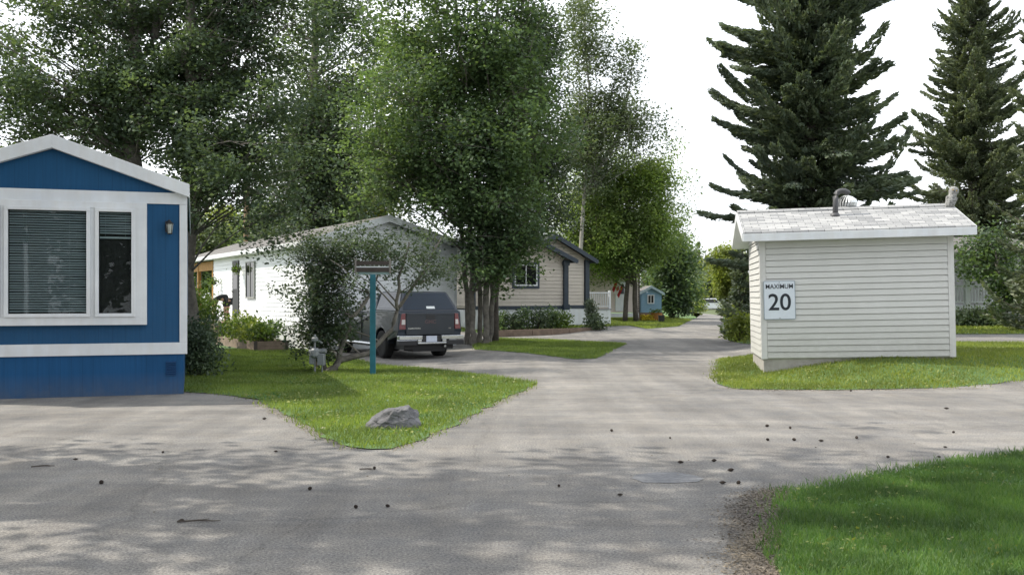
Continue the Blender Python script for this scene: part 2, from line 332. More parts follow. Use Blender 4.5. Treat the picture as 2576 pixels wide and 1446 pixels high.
def broadleaf(name, label, base, trunks, envs, leafm, barkm, seed, nleaf=60, leaf=0.11, sig=0.42, sub=7, trunk_n=8, group=None, cat='tree', droop=0.0, limb_r=0.05):
    """trunks: polylines [(x,y,z,r)..] in world space; envs: (cx,cy,cz,rx,ry,rz,n_limbs)"""
    rng = np.random.default_rng(seed); base = Vector(base)
    t = thing(name, label, cat, base, 0, group)
    tb = MB(); tp = []
    for tr in trunks:
        pts = [Vector(q[:3])-base for q in tr]; rr = [q[3] for q in tr]; P = []; Rr = []
        for i in range(len(pts)-1):      # subdivide and wobble
            for k in range(4):
                f = k/4; q = pts[i].lerp(pts[i+1], f); r = rr[i]*(1-f)+rr[i+1]*f
                if not (i == 0 and k == 0): q = q+Vector(rng.normal(0, 0.25*r+0.004, 3))*Vector((1, 1, 0.2))
                P.append(q); Rr.append(r)
        P.append(pts[-1]); Rr.append(rr[-1]); tb.tube(P, Rr, trunk_n)
        tp += [(q, r) for q, r in zip(P, Rr)]
    C = []; LR = []
    TP = np.array([tuple(q) for q, r in tp]); TR = np.array([r for q, r in tp])
    for e in envs:
        c = np.array(e[:3])-np.array(base); rad = np.array(e[3:6])
        for k in range(e[6]):
            u = rng.normal(size=3); u /= np.linalg.norm(u); f = rng.uniform(0.3, 1.0)**0.5
            tip = c+u*rad*f
            hd = np.linalg.norm(TP[:, :2]-tip[:2], axis=1)
            cost = np.abs((tip[2]-TP[:, 2])-0.55*hd)+0.5*hd+rng.normal(0, .55, len(TP))
            j = int(np.argmin(cost)); a = TP[j]; r0 = min(TR[j]*0.5, limb_r)
            L = np.linalg.norm(tip-a)
            mid = (a+tip)/2+rng.normal(0, 0.08*L, 3)+np.array([0, 0, 0.10*L])
            q1 = a*0.5625+mid*0.375+tip*0.0625; q3 = a*0.0625+mid*0.375+tip*0.5625; q2 = a*0.25+mid*0.5+tip*0.25
            tb.tube([a, q1, q2, q3, tip], [r0, r0*0.75, r0*0.55, r0*0.35, r0*0.15], 5, False)
            for s in range(sub):
                f = rng.uniform(0.45, 1.0); b = (1-f)**2*a+2*f*(1-f)*mid+f*f*tip
                o = rng.normal(0, 0.16*min(L, 4)+0.15, 3)*np.array([1, 1, 0.75]); o[2] -= droop*rng.uniform(0, 1)
                C.append(b+o); LR.append(rng.uniform(0.6, 1.25))
                tb.tube([b, b+o*0.5+np.array([0, 0, 0.05]), b+o], [r0*0.3, r0*0.2, 0.004], 3, False)
    tb.build('trunk', barkm, t, True)
    C = np.array(C); LR = np.array(LR)
    n = rng.poisson(nleaf*LR**2); idx = np.repeat(np.arange(len(C)), n)
    g = rng.normal(size=(len(idx), 3)); rr_ = np.linalg.norm(g, axis=1, keepdims=True); g = g/np.maximum(rr_, 1e-6)*np.minimum(rr_, 1.8)
    P = C[idx]+g*np.array([sig, sig, sig*0.7])*LR[idx][:, None]
    d = rng.normal(size=P.shape)*np.array([1, 1, .5])+np.array([0, 0, -0.35]); Ls = leaf*rng.uniform(0.65, 1.3, len(P))
    quads('crown', diamonds(P, d, Ls, Ls*0.78, rng, np.array([0, 0, 1.0])+0*d), leafm, t)
    return t

def spruce(name, label, base, H, prof, z0, seed, leafm, dens=60, step=0.33, nb=7, group=None, size=1.0, extra=()):
    rng = np.random.default_rng(seed); t = thing(name, label, 'tree', base, 0, group)
    tb = MB(); hs = np.linspace(0, H, 14)
    tb.tube([(rng.normal(0, 0.02), rng.normal(0, 0.02), z) for z in hs], [0.012*H*(1-z/H)**0.8+0.02 for z in hs], 9)
    PC = []; PD = []; PL = []
    z = z0; items = []
    while z < H-0.15:
        for k in range(nb): items.append((z+rng.uniform(-0.5, 0.5)*step, rng.uniform(0, 2*math.pi), prof(z)*rng.uniform(0.45, 1.14)))
        z += step
    items += list(extra)
    for (z, az, L) in items:
        if L < 0.1: L = 0.1
        fz = z/H; dirh = np.array([math.cos(az), math.sin(az), 0]); side = np.array([-math.sin(az), math.cos(az), 0])
        dn = -0.40+0.56*fz+rng.normal(0, 0.10); upc = 0.34+rng.normal(0, 0.12)
        cur = lambda s: np.outer(s*L, dirh)+np.outer(L*(dn*s+upc*s**2.6), [0, 0, 1.0])+np.array([0, 0, z])
        ss = np.linspace(0, 1, 6); pts = cur(ss); r0 = 0.012+0.011*L
        tb.tube(pts, [r0*(1-0.85*s) for s in ss], 4, False)
        n = int(dens*L*(0.65+0.35*min(1, L)))+14
        s = rng.uniform(0.06, 1, n)**0.75; w = (0.55*(1-s)+0.17)*min(1.0, 0.35+L*0.35)
        lat = rng.choice([-1, 1], n)*rng.uniform(0, 1, n)**0.8*w
        p = cur(s)+np.outer(lat, side); p[:, 2] -= 0.30*np.abs(lat)+rng.uniform(-0.10, 0.16, n)*(1.1-s*0.7)
        e = 1e-3; tan = (cur(np.minimum(s+e, 1.001))-cur(s-e)); tan = nrm(tan)
        d = tan*1.0+np.outer(np.sign(lat)*0.75*(1.15-s), side)+rng.normal(0, 0.35, (n, 3)); d[:, 2] -= 0.15
        PC.append(p); PD.append(d); PL.append(rng.uniform(0.11, 0.25, n)*size)
    tb.build('trunk', M_BARKD, t, True)
    PC = np.concatenate(PC); PD = np.concatenate(PD); PL = np.concatenate(PL)
    V1 = diamonds(PC, PD, PL, PL*0.40, rng)
    quads('crown', V1, leafm, t)
    return t

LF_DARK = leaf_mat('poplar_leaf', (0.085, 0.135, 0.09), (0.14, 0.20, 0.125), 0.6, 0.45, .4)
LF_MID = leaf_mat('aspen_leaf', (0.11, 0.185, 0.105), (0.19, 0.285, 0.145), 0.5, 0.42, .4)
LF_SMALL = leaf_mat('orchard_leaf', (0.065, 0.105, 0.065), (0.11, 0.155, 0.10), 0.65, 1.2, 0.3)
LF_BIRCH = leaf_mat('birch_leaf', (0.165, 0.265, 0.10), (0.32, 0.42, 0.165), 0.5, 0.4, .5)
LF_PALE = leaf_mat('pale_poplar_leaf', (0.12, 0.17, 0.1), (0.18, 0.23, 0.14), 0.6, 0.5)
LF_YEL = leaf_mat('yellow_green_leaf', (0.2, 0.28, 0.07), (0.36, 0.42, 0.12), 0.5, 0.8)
LF_FAR = leaf_mat('hazed_leaf', (0.12, 0.16, 0.11), (0.17, 0.21, 0.14), 0.6, 0.4)  # paler leaves, the haze of distance is mixed into their colour
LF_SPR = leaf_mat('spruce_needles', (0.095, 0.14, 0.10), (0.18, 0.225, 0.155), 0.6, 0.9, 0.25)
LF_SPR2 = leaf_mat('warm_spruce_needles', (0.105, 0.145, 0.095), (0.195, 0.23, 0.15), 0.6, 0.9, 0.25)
LF_GRASS = leaf_mat('grass_blade', (0.085, 0.195, 0.065), (0.17, 0.275, 0.10), 0.5, 1.7, 0.45)
LF_GRASSY = leaf_mat('sunlit_tint_grass_blade', (0.14, 0.21, 0.045), (0.29, 0.33, 0.095), 0.68, 0.7, 0.45)  # yellower copy of the blade colour, sunlight is put into the tint
LF_GRASSM = leaf_mat('part_sunlit_grass_blade', (0.13, 0.21, 0.05), (0.26, 0.33, 0.10), 0.66, 0.8, 0.45)  # in-between tint for lawns painted as part sunlit, part shaded
LF_BUSH = leaf_mat('garden_leaf', (0.08, 0.15, 0.03), (0.16, 0.24, 0.05), 0.5, 1.5)

def E(px, py, D, rx, ry, dep, n):
    c = W(px, py, D); return (c.x, c.y, c.z, rx*D/F, dep, ry*D/F, n)
def TR(*pts):  # trunk from picture measurements (px,py,D,r)
    o = []
    for px, py, D, r in pts:
        q = W(px, py, D); o.append((q.x, q.y, q.z, r))
    return o

# ------------------------------------------------------------------ ground sheets
def sheet(name, pts, off, m, step=0.5, rx=(-16, 18), ry=(2, 50), kind='structure', jitter=0.0, seed=1):
    rng = random.Random(seed)
    if jitter:   # roughen the outline
        q = []
        for i, a in enumerate(pts):
            b = pts[(i+1) % len(pts)]; L = math.dist(a, b); n = max(1, int(L/0.25)) if L < 25 else 1
            for k in range(n):
                f = k/n; j = jitter if k else 0
                q.append((a[0]+(b[0]-a[0])*f+rng.gauss(0, j), a[1]+(b[1]-a[1])*f+rng.gauss(0, j)))
        pts = q
    bm = bmesh.new(); f = bm.faces.new([bm.verts.new((x, y, 0)) for x, y in pts])
    bmesh.ops.triangulate(bm, faces=[f])
    xs = [p[0] for p in pts]; ys = [p[1] for p in pts]
    def cuts(lo, hi, r):
        a = max(lo, r[0]); b = min(hi, r[1]); k = math.ceil(a/step); o = []
        while k*step < b: o.append(k*step); k += 1
        return o
    for x in cuts(min(xs), max(xs), rx): bmesh.ops.bisect_plane(bm, geom=bm.verts[:]+bm.edges[:]+bm.faces[:], plane_co=(x, 0, 0), plane_no=(1, 0, 0))
    for y in cuts(min(ys), max(ys), ry): bmesh.ops.bisect_plane(bm, geom=bm.verts[:]+bm.edges[:]+bm.faces[:], plane_co=(0, y, 0), plane_no=(0, 1, 0))
    bmesh.ops.triangulate(bm, faces=bm.faces[:])
    for v in bm.verts: v.co.z = hgt(v.co.x, v.co.y)+off
    bmesh.ops.recalc_face_normals(bm, faces=bm.faces[:])
    for f in bm.faces:
        if f.normal.z < 0: f.normal_flip()
    me = bpy.data.meshes.new(name); bm.to_mesh(me); bm.free()
    o = link(name, me, m); o['kind'] = kind; return o

def inside(P, pts):
    x, y = P[:, 0], P[:, 1]; r = np.zeros(len(P), bool); n = len(pts)
    for i in range(n):
        (x1, y1), (x2, y2) = pts[i], pts[(i+1) % n]
        c = ((y1 > y) != (y2 > y)) & (x < (x2-x1)*(y-y1)/((y2-y1) if y2 != y1 else 1e-9)+x1); r ^= c
    return r
def grass(name, pts, off, m, dens, hh, ww, seed, grow=0.04, ylim=None):
    """blades; density falls with distance from the road user"""
    rng = np.random.default_rng(seed); a = np.array(pts); lo = a.min(0); hi = a.max(0)
    if ylim: lo = np.maximum(lo, [ylim[0], ylim[2]]); hi = np.minimum(hi, [ylim[1], ylim[3]])
    n = int(dens*np.prod(hi-lo)); P = rng.uniform(lo, hi, (n, 2))
    P = P[inside(P+rng.normal(0, grow, P.shape), pts)]
    # clumps: thin out by a low-frequency pattern
    k = np.sin(P[:, 0]*2.1+1.3*np.sin(P[:, 1]*1.7))+np.sin(P[:, 1]*2.7+1.1*np.sin(P[:, 0]*3.1))
    P = P[rng.uniform(0, 1, len(P)) < 0.8+0.12*k]
    z = np.array([hgt(x, y) for x, y in P])+off-0.004
    n = len(P); az = rng.uniform(0, 2*math.pi, n); h = hh*rng.uniform(0.5, 1.35, n); w = ww*rng.uniform(0.7, 1.3, n)
    ln = rng.normal(0, 0.45, (n, 2))*h[:, None]
    b = np.c_[P, z]; s = np.c_[np.cos(az), np.sin(az), 0*az]*w[:, None]/2
    V = np.empty((n, 4, 3)); V[:, 0] = b-s; V[:, 1] = b+s
    tip = b+np.c_[ln, h]; V[:, 2] = tip+s*0.15; V[:, 3] = tip-s*0.15
    o = quads(name, V.reshape(-1, 3), m); o['kind'] = 'stuff'; return o

far = 420
sheet('ground', [(-far, -40), (far, -40), (far, far), (-far, far)], -0.10, M_GROUND, 1.0, (-36, 36), (2, 72))
P_ROAD = [(-30, -12), (30, -12), (30, 20.2), (14, 18.6), G(2576, 968), G(2400, 975), G(2200, 979), G(2000, 981), G(1860, 979), G(1806, 966),
          (4.45, 21.3), (5.3, 25.0), (7.5, 24.6), (30, 24.2), (30, 31.0), (12, 30.2), (7.5, 31.2), (7.9, 36), (9.85, 45), (12.1, 56), (17, 79), (26.5, 112), (22.2, 112), (13.9, 74),
          (9.0, 58), (5, 53), (-2, 47), (-6, 45), (-9, 42), (-3.5, 36), (-7, 30), (-4.6, 27), (-7, 16.9), (-30, 10)]
sheet('road', P_ROAD, 0.0, M_ASPH, 0.5)
P_L1 = [(-6.2, 17.2), G(465, 986), G(560, 993), G(650, 1005), G(705, 1035), G(760, 1066), G(840, 1108), G(885, 1126), G(930, 1131), G(985, 1130), G(1060, 1108), G(1180, 1046), G(1280, 996),
        G(1340, 971), G(1352, 964), G(1300, 956), G(1200, 943), G(1100, 930), (-2.3, 22.6), (-3.2, 24.0), (-4.1, 26.0), (-5.6, 28.8), (-6.6, 31.2), (-16, 48), (-20, 46), (-11, 30)]
P_L2 = [G(1190, 864), G(1240, 851), G(1400, 856), G(1575, 865), G(1540, 881), G(1500, 902), G(1449, 904), G(1330, 889), G(1197, 878)]
P_L3 = [G(1240, 842), G(1400, 838), G(1529, 832), G(1620, 828), G(1704, 821), (13.9, 74), (19.5, 112), (-14, 108), (-14, 60), (-6, 44)]
P_L4 = [G(2576, 968), G(2400, 975), G(2200, 979), G(2000, 981), G(1860, 979), G(1806, 966), (4.0, 19.3), (4.45, 21.3), (5.3, 25.0), (7.5, 24.6), (30, 24.2), (30, 20.2), (14, 18.6)]
P_L5 = [(7.5, 31.2), (12, 30.2), (30, 31), (60, 32), (60, 112), (26.5, 112), (17, 79), (12.1, 56), (9.85, 45), (7.9, 36)]
P_L6 = [G(1985, 1240), G(2060, 1228), G(2200, 1200), G(2400, 1165), G(2576, 1143), (10, 10.6), (14, 11.5), (14, 2), (1.8, 2), G(1960, 1446), G(1955, 1400), G(1962, 1330)]
for i, (p, mm) in enumerate([(P_L1, M_LAWN), (P_L2, M_LAWN), (P_L3, M_LAWN), (P_L4, M_LAWN), (P_L5, M_LAWN), (P_L6, M_LAWN)]):
    sheet('lawn', p, 0.012, mm, 0.5, jitter=0.045, seed=i)
grass('grass', P_L6, 0.012, LF_GRASS, 7000, 0.052, 0.008, 11, 0.10, (1.0, 6.2, 4.4, 11.5))
grass('grass', P_L1, 0.012, LF_GRASSM, 1500, 0.052, 0.013, 12, 0.09, (-9, 2, 9, 31))
grass('grass', P_L4, 0.012, LF_GRASSY, 1500, 0.055, 0.014, 13, 0.10, (3, 13, 16, 26))
grass('grass', P_L2, 0.012, LF_GRASSM, 800, 0.06, 0.02, 14, 0.05, (-3, 6, 24, 42))
grass('grass', P_L5, 0.012, LF_GRASSY, 160, 0.08, 0.04, 15, 0.05, (6, 26, 29, 60))
grass('grass', P_L3, 0.012, LF_GRASSY, 160, 0.08, 0.04, 16, 0.05, (-3, 12, 40, 80))
# tar patch and the litter of old needles at the lawn corner
sheet('road_patch', [G(1588, 1203), G(1600, 1194), G(1650, 1188), G(1700, 1188), G(1745, 1195), G(1772, 1204), G(1755, 1212), G(1690, 1215), G(1620, 1214)], 0.004,
      mat('tar_patch', (0.2, 0.203, 0.21), 0.9, (0.14, 0.143, 0.15), 20, 0.5, 70), 0.5, jitter=0.015, seed=4)
rng0 = np.random.default_rng(5)
def litter(name, path, spread, n, m, seed):
    rng = np.random.default_rng(seed); a = np.array(path); k = rng.integers(0, len(a)-1, n); f = rng.uniform(0, 1, (n, 1))
    P = a[k]*(1-f)+a[k+1]*f+rng.normal(0, 1, (n, 2))*np.array(spread)
    P = np.c_[P, np.full(n, 0.006)+rng.uniform(0, 0.006, n)]; d = np.c_[rng.normal(0, 1, (n, 2)), np.zeros(n)]
    L = rng.uniform(0.012, 0.03, n)
    o = quads(name, diamonds(P, d, L, L*0.35, rng, np.tile([0, 0, 1.0], (n, 1))), m); o['kind'] = 'stuff'; return o
LF_LIT = leaf_mat('dry_needles', (0.10, 0.085, 0.068), (0.23, 0.195, 0.155), 0.75, 2, 0.05)
LF_EDGE = leaf_mat('gravel_edge', (.2, .18, .15), (.34, .3, .24), .8, 3, .05)
litter('needle_litter', [G(1985, 1238), G(1930, 1255), G(1905, 1290), G(1915, 1340), G(1920, 1400), G(1925, 1480)], (0.11, 0.13), 22000, LF_LIT, 3)
litter('needle_litter', [G(1985, 1238), G(1890, 1280), G(1890, 1350), G(1900, 1480)], (0.15, 0.2), 2500, LF_LIT, 5)
litter('needle_litter', [G(1806, 976), G(2000, 984), G(2400, 979), G(2570, 972)], (0.3, 0.06), 2600, LF_EDGE, 6)
litter('needle_litter', [G(640, 1010), G(760, 1073), G(880, 1132)], (0.06, 0.05), 2200, LF_EDGE, 8)
litter('needle_litter', [G(985, 1136), G(1180, 1050), G(1345, 975)], (0.06, 0.05), 2600, LF_EDGE, 9)
litter('needle_litter', [G(100, 1200), G(900, 1250), G(1700, 1200), G(2300, 1100)], (1.8, 1.2), 260, LF_LIT, 10)

def patches(name, pts, lim, n, per, r, m, seed, L=.03, z=.045):
    rng = np.random.default_rng(seed); c = rng.uniform([lim[0], lim[2]], [lim[1], lim[3]], (n, 2)); c = c[inside(c, pts)]
    P = np.repeat(c, per, 0)+rng.normal(0, r, (len(c)*per, 2)); P = P[inside(P, pts)]
    Z = np.array([hgt(x, y) for x, y in P])+z*rng.uniform(.35, 1, len(P)); d = rng.normal(size=(len(P), 3))*[1, 1, .4]
    l_ = L*rng.uniform(.6, 1.4, len(P)); o = quads(name, diamonds(np.c_[P, Z], d, l_, l_*.7, rng, np.tile([0, 0, 1.0], (len(P), 1))), m); o['kind'] = 'stuff'
LF_CLOV = leaf_mat('clover_leaf', (.07, .17, .06), (.12, .24, .09), .8, 2, .3); LF_DRY = leaf_mat('dry_blade', (.21, .25, .08), (.30, .32, .12), .8, 2, .3)
patches('clover', P_L6, (1.4, 6.4, 4, 11.3), 60, 90, .10, LF_CLOV, 21); patches('dry_grass', P_L6, (1.4, 6.4, 4, 11.3), 120, 22, .15, LF_DRY, 22, .035, .05)
patches('clover', P_L1, (-6, 1, 9.8, 24), 60, 60, .16, LF_CLOV, 23, .04); patches('dry_grass', P_L1, (-6, 1, 9.8, 24), 110, 30, .25, LF_DRY, 24, .045, .055)
patches('dry_grass', P_L4, (3, 13, 16, 26), 90, 40, .25, LF_DRY, 25, .05, .055)
# ------------------------------------------------------------------ blue house
aB = R_(18); cB, sB = math.cos(aB), math.sin(aB); WB = 3.96
OB = Vector((-5.37-WB*cB, 16.15-WB*sB, 0))
bh = thing('blue_house', 'royal blue mobile home with white trim and a big window, at the left edge', 'house', OB, aB)
wb = on_wall((OB.x, OB.y), aB)
ez, pz, xm, LEN = 3.27, 3.98, WB/2, 11.0
MB().box(0, WB, 0.0, LEN, 0.82, 3.1).build('wall', M_BLUE, bh)
MB().prism([(0, 3.1), (WB, 3.1), (WB, ez-0.02), (xm, pz-0.06), (0, ez-0.02)], 0.002, LEN-0.002).build('gable', M_BLUE, bh)
MB().box(0.02, WB-0.02, 0.01, LEN-0.05, -0.12, 0.66).build('skirting', M_BLUESK, bh)
t_ = MB(); t_.box(-0.02, WB+0.035, -0.03, -0.001, 0.655, 0.845); t_.box(-0.02, WB+0.035, -0.03, -0.001, 3.10, 3.285)
t_.box(WB-0.085, WB+0.035, -0.028, 0.06, 0.847, 3.098); t_.box(-0.02, 0.09, -0.028, 0.06, 0.847, 3.098)
split_build(t_, 'trim_board', M_WHITE, bh, bevel=0.004)
sl = (pz-ez)/xm
for sgn in (-1, 1):
    r = MB(); x1 = xm+sgn*(WB/2+0.05); z1 = ez-sl*0.05+.02
    r.hexa([(xm, -0.12, pz+0.12), (x1, -0.12, z1+0.12), (x1, LEN+.1, z1+0.12), (xm, LEN+.1, pz+0.12), (xm, -0.12, pz+0.15), (x1, -0.12, z1+0.15), (x1, LEN+.1, z1+0.15), (xm, LEN+.1, pz+0.15)])
    r.build('roof', M_SHM, bh)
    r = MB(); r.hexa([(xm, -0.15, pz-0.055), (x1+sgn*.02, -0.15, z1-0.06), (x1+sgn*.02, -0.02, z1-0.06), (xm, -0.02, pz-0.055), (xm, -0.15, pz+0.155), (x1+sgn*.02, -0.15, z1+0.15), (x1+sgn*.02, -0.02, z1+0.15), (xm, -0.02, pz+0.155)])
    r.build('fascia', M_WHITE, bh, bevel=0.006)
    r = MB(); r.box(min(x1, x1+sgn*.02), max(x1, x1+sgn*.02), -0.02, LEN+.1, z1-0.04, z1+0.13); r.build('gutter', M_WHITE, bh)
# bay window: surround, frames, panes, blinds
def tx(px): return wb(px)[0]
def tz(px, py): return wb(px, py)[1]
sx0, sx1 = tx(-200), tx(370); zb, zt = tz(370, 816), 3.10
m_ = MB(); m_.box(sx0, sx1, -0.13, -0.001, zb, zb+0.13); m_.box(sx0, sx1, -0.13, -0.001, 3.0, zt-0.002)
m_.box(tx(340), sx1, -0.13, -0.001, zb+0.13, 3.0); m_.box(tx(229), tx(241), -0.125, -0.001, zb+0.13, 3.0); m_.box(tx(4), tx(14), -0.125, -0.001, zb+0.13, 3.0)
m_.box(sx0, tx(-190), -0.13, -0.001, zb+.13, 3.0)
win = m_.build('window', M_WHITE, bh, bevel=0.004)
MB().box(sx0+.02, sx1-.02, -0.02, -0.0015, zb+.1, 3.02).build('dark_backing', M_ROOM, win)  # flat dark panel, the darkness of the unlit room painted as colour
def lite(px0, px1, nm, blind_to):
    x0, x1 = tx(px0), tx(px1); z0, z1 = zb+0.13, 3.0; w = 0.055
    f = MB(); f.box(x0, x1, -0.165, -0.09, z0, z0+w); f.box(x0, x1, -0.165, -0.09, z1-w, z1); f.box(x0, x0+w, -0.165, -0.09, z0+w, z1-w); f.box(x1-w, x1, -0.165, -0.09, z0+w, z1-w)
    fo = f.build('frame', M_WHITE, win, bevel=0.005)
    MB().box(x0+w, x1-w, -0.118, -0.112, z0+w, z1-w).build('pane', M_GLASS, win)
    b = MB(); z = z1-w-0.03; k = 0
    while z > blind_to:
        dz = 0.0035*math.sin(k*1.7); b.hexa([(x0+w+.01, -0.075, z+dz), (x1-w-.01, -0.075, z-dz), (x1-w-.01, -0.055, z+.022-dz), (x0+w+.01, -0.055, z+.022+dz), (x0+w+.01, -0.075, z+.002+dz), (x1-w-.01, -0.075, z+.002-dz), (x1-w-.01, -0.055, z+.024-dz), (x0+w+.01, -0.055, z+.024+dz)]); z -= 0.04; k += 1
    if blind_to > z0+0.5: b.box(x0+w+.01, x1-w-.01, -0.08, -0.05, z-0.035, z-0.005)
    for xx in (x0+(x1-x0)*0.25, x0+(x1-x0)*0.75): b.box(xx-.001, xx+.001, -0.066, -0.064, z, z1-w)
    b.build('blind', M_BLIND, win)
lite(14, 229, 'l', zb+0.2); lite(241, 341, 'r', tz(290, 592)); lite(-190, 3, 'x', zb+0.2)
lx, lz = tx(425), tz(425, 575)
L = MB(); L.box(lx-.055, lx-.015, -0.03, -0.002, lz-.06, lz+.12); L.tube([(lx-.035, -.02, lz+.08), (lx-.01, -.08, lz+.13), (lx+.015, -.11, lz+.11)], .009, 6)
L.lathe([(0.004, .14), (.012, .12), (.05, .085), (.062, .075), (.06, .068)], (lx+.015, -.11, lz)); L.lathe([(.035, -.10), (.045, -.09), (.045, -.085)], (lx+.015, -.11, lz))
for k in range(4):
    a = math.pi/4+k*math.pi/2; ca, sa = math.cos(a), math.sin(a)
    L.tube([(lx+.015+.056*ca, -.11+.056*sa, lz+.07), (lx+.015+.04*ca, -.11+.04*sa, lz-.088)], .005, 4)
lo = L.build('wall_lantern', M_BLACK, bh)
MB().lathe([(.036, -.085), (.053, .066)], (lx+.015, -.11, lz), 8).build('lantern_glass', M_LAMPG, lo)
v_ = MB(); vx, vz = tx(432), tz(432, 925)
for k in range(7): v_.hexa([(vx-.09, -.012, vz-.12+k*.034), (vx+.07, -.012, vz-.12+k*.034), (vx+.07, .009, vz-.12+k*.034+.012), (vx-.09, .009, vz-.12+k*.034+.012), (vx-.09, -.012, vz-.12+k*.034+.008), (vx+.07, -.012, vz-.12+k*.034+.008), (vx+.07, .009, vz-.12+k*.034+.024), (vx-.09, .009, vz-.12+k*.034+.024)])
v_.build('skirting_vent', mat('blue_vent', (0.005, 0.05, 0.15), 0.6), bh)

# ------------------------------------------------------------------ white house
aH = R_(29.5); OW = Vector((-6.4, 31.0, -0.12)); WW, LW = 5.15, 19.2
wh = thing('white_house', 'white single-wide mobile home with gable end behind the pickup truck', 'house', OW, aH)
wl = on_wall((OW.x, OW.y), aH+math.pi/2); ez = 3.40; pz = 4.22; xm = WW/2; sl = (pz-ez)/xm
MB().box(0.01, WW-.01, 0.01, 13.2, 0, ez-.02).box(1.6, WW-.01, 13.2, LW, 0, ez-.02).build('wall', M_WVINYL, wh)
s_ = siding(MB(), 0.06, WW-.06, 0.75, pz-.05, 0.15, .006, top=(xm, pz-.03, sl), g=.006); s_.T = LEFT(); siding(s_, 0.06, 13.1, 0.75, ez-.02, 0.15, .006, g=.006); s_.build('siding', M_WVINYL, wh)
MB().box(-.012, WW+.012, -.012, 0.05, -.05, .72).box(-.012, 0.02, .06, 13.1, -.05, .72).build('skirting', M_WHITE, wh)
t_ = MB(); t_.box(-.03, .07, -.03, .07, .73, ez-.03); t_.box(WW-.07, WW+.03, -.03, .07, .73, ez-.03); t_.box(.07, WW-.07, -.028, -.001, ez-.12, ez-.02); split_build(t_, 'trim_board', M_WHITE, wh)
for sgn in (-1, 1):
    x1 = xm+sgn*(WW/2+.28); z1 = ez-sl*.28
    MB().hexa([(xm, -.35, pz+.1), (x1, -.35, z1+.1), (x1, LW+.3, z1+.1), (xm, LW+.3, pz+.1), (xm, -.35, pz+.14), (x1, -.35, z1+.14), (x1, LW+.3, z1+.14), (xm, LW+.3, pz+.14)]).build('roof', M_SHM, wh)
    MB().hexa([(xm, -.38, pz-.08), (x1, -.38, z1-.08), (x1, -.34, z1-.08), (xm, -.34, pz-.08), (xm, -.38, pz+.145), (x1, -.38, z1+.145), (x1, -.34, z1+.145), (xm, -.34, pz+.145)]).build('fascia', M_WHITE, wh)
    MB().box(min(x1, x1+sgn*.1), max(x1, x1+sgn*.1), -.38, LW+.3, z1-.03, z1+.125).build('gutter', M_WHITE, wh)
    MB().hexa([(xm+sgn*WW/2*.99, -.34, ez-.05), (x1, -.34, z1-.06), (x1, LW, z1-.06), (xm+sgn*WW/2*.99, LW, ez-.05), (xm+sgn*WW/2*.99, -.34, ez-.02), (x1, -.34, z1-.03), (x1, LW, z1-.03), (xm+sgn*WW/2*.99, LW, ez-.02)]).build('soffit', M_WHITE, wh)
def wall_win(parent, T, x0, x1, z0, z1, fm, gm=M_DGLASS, bars=1, fw=.05, name='window'):
    f = MB(); f.T = T; f.box(x0-fw, x1+fw, -.08, -.001, z1, z1+fw); f.box(x0-fw, x1+fw, -.09, -.001, z0-fw, z0); f.box(x0-fw, x0, -.08, -.001, z0, z1); f.box(x1, x1+fw, -.08, -.001, z0, z1)
    fo = f.build(name, fm, parent)
    g = MB(); g.T = T; g.box(x0, x1, -.054, -.046, z0, z1); g.build('pane', gm, fo)
    if bars:
        b = MB(); b.T = T
        for k in range(bars): xx = x0+(x1-x0)*(k+1)/(bars+1); b.box(xx-.02, xx+.02, -.072, -.0545, z0, z1)
        b.build('mullion', fm, fo)
    return fo
d0, d1 = wl(603)[0], wl(588)[0]; dz0 = wl(597, 797)[1]-OW.z; dz1 = wl(597, 656)[1]-OW.z
T = LEFT()
dr = MB(); dr.T = T; dr.box(d0, d1, -.06, -.001, dz0, dz1); do = dr.build('door', mat('dark_door', (.018, .02, .024), .5), wh)
q = MB(); q.T = T; q.box(d0+.15, d1-.15, -.068, -.061, dz0+1.1, dz1-.2); q.build('pane', M_DGLASS, do)
q = MB(); q.T = T; q.tube([(d1-.1, -.11, dz0+1.0), (d1-.1, -.061, dz0+1.0)], .03, 8); q.build('handle', M_GALV, do)
wall_win(wh, T, wl(643)[0], wl(623)[0], wl(632, 747)[1]-OW.z, wl(632, 661)[1]-OW.z, mat('grey_frame', (.36, .37, .35), .5))
p_ = MB(); tW = Matrix.Translation((1.6, 0, 0)) @ LEFT()
wall_win(wh, tW, 13.9, 17.8, 1.15, 2.75, M_WHITE, bars=1)
for yy in (13.25, 16.2, 19.0): p_.box(-.02, .12, yy, yy+.14, .6, ez-.15)
p_.box(0, .1, 13.4, 18.99, 2.85, ez-.16); p_.box(.13, 1.59, 13.3, 13.4, 2.9, ez-.15)
split_build(p_, 'porch_post', M_YWOOD, wh)
MB().box(.3, .36, -.05, -.031, 2.2, 2.4).build('outdoor_light', M_BLACK, wh)
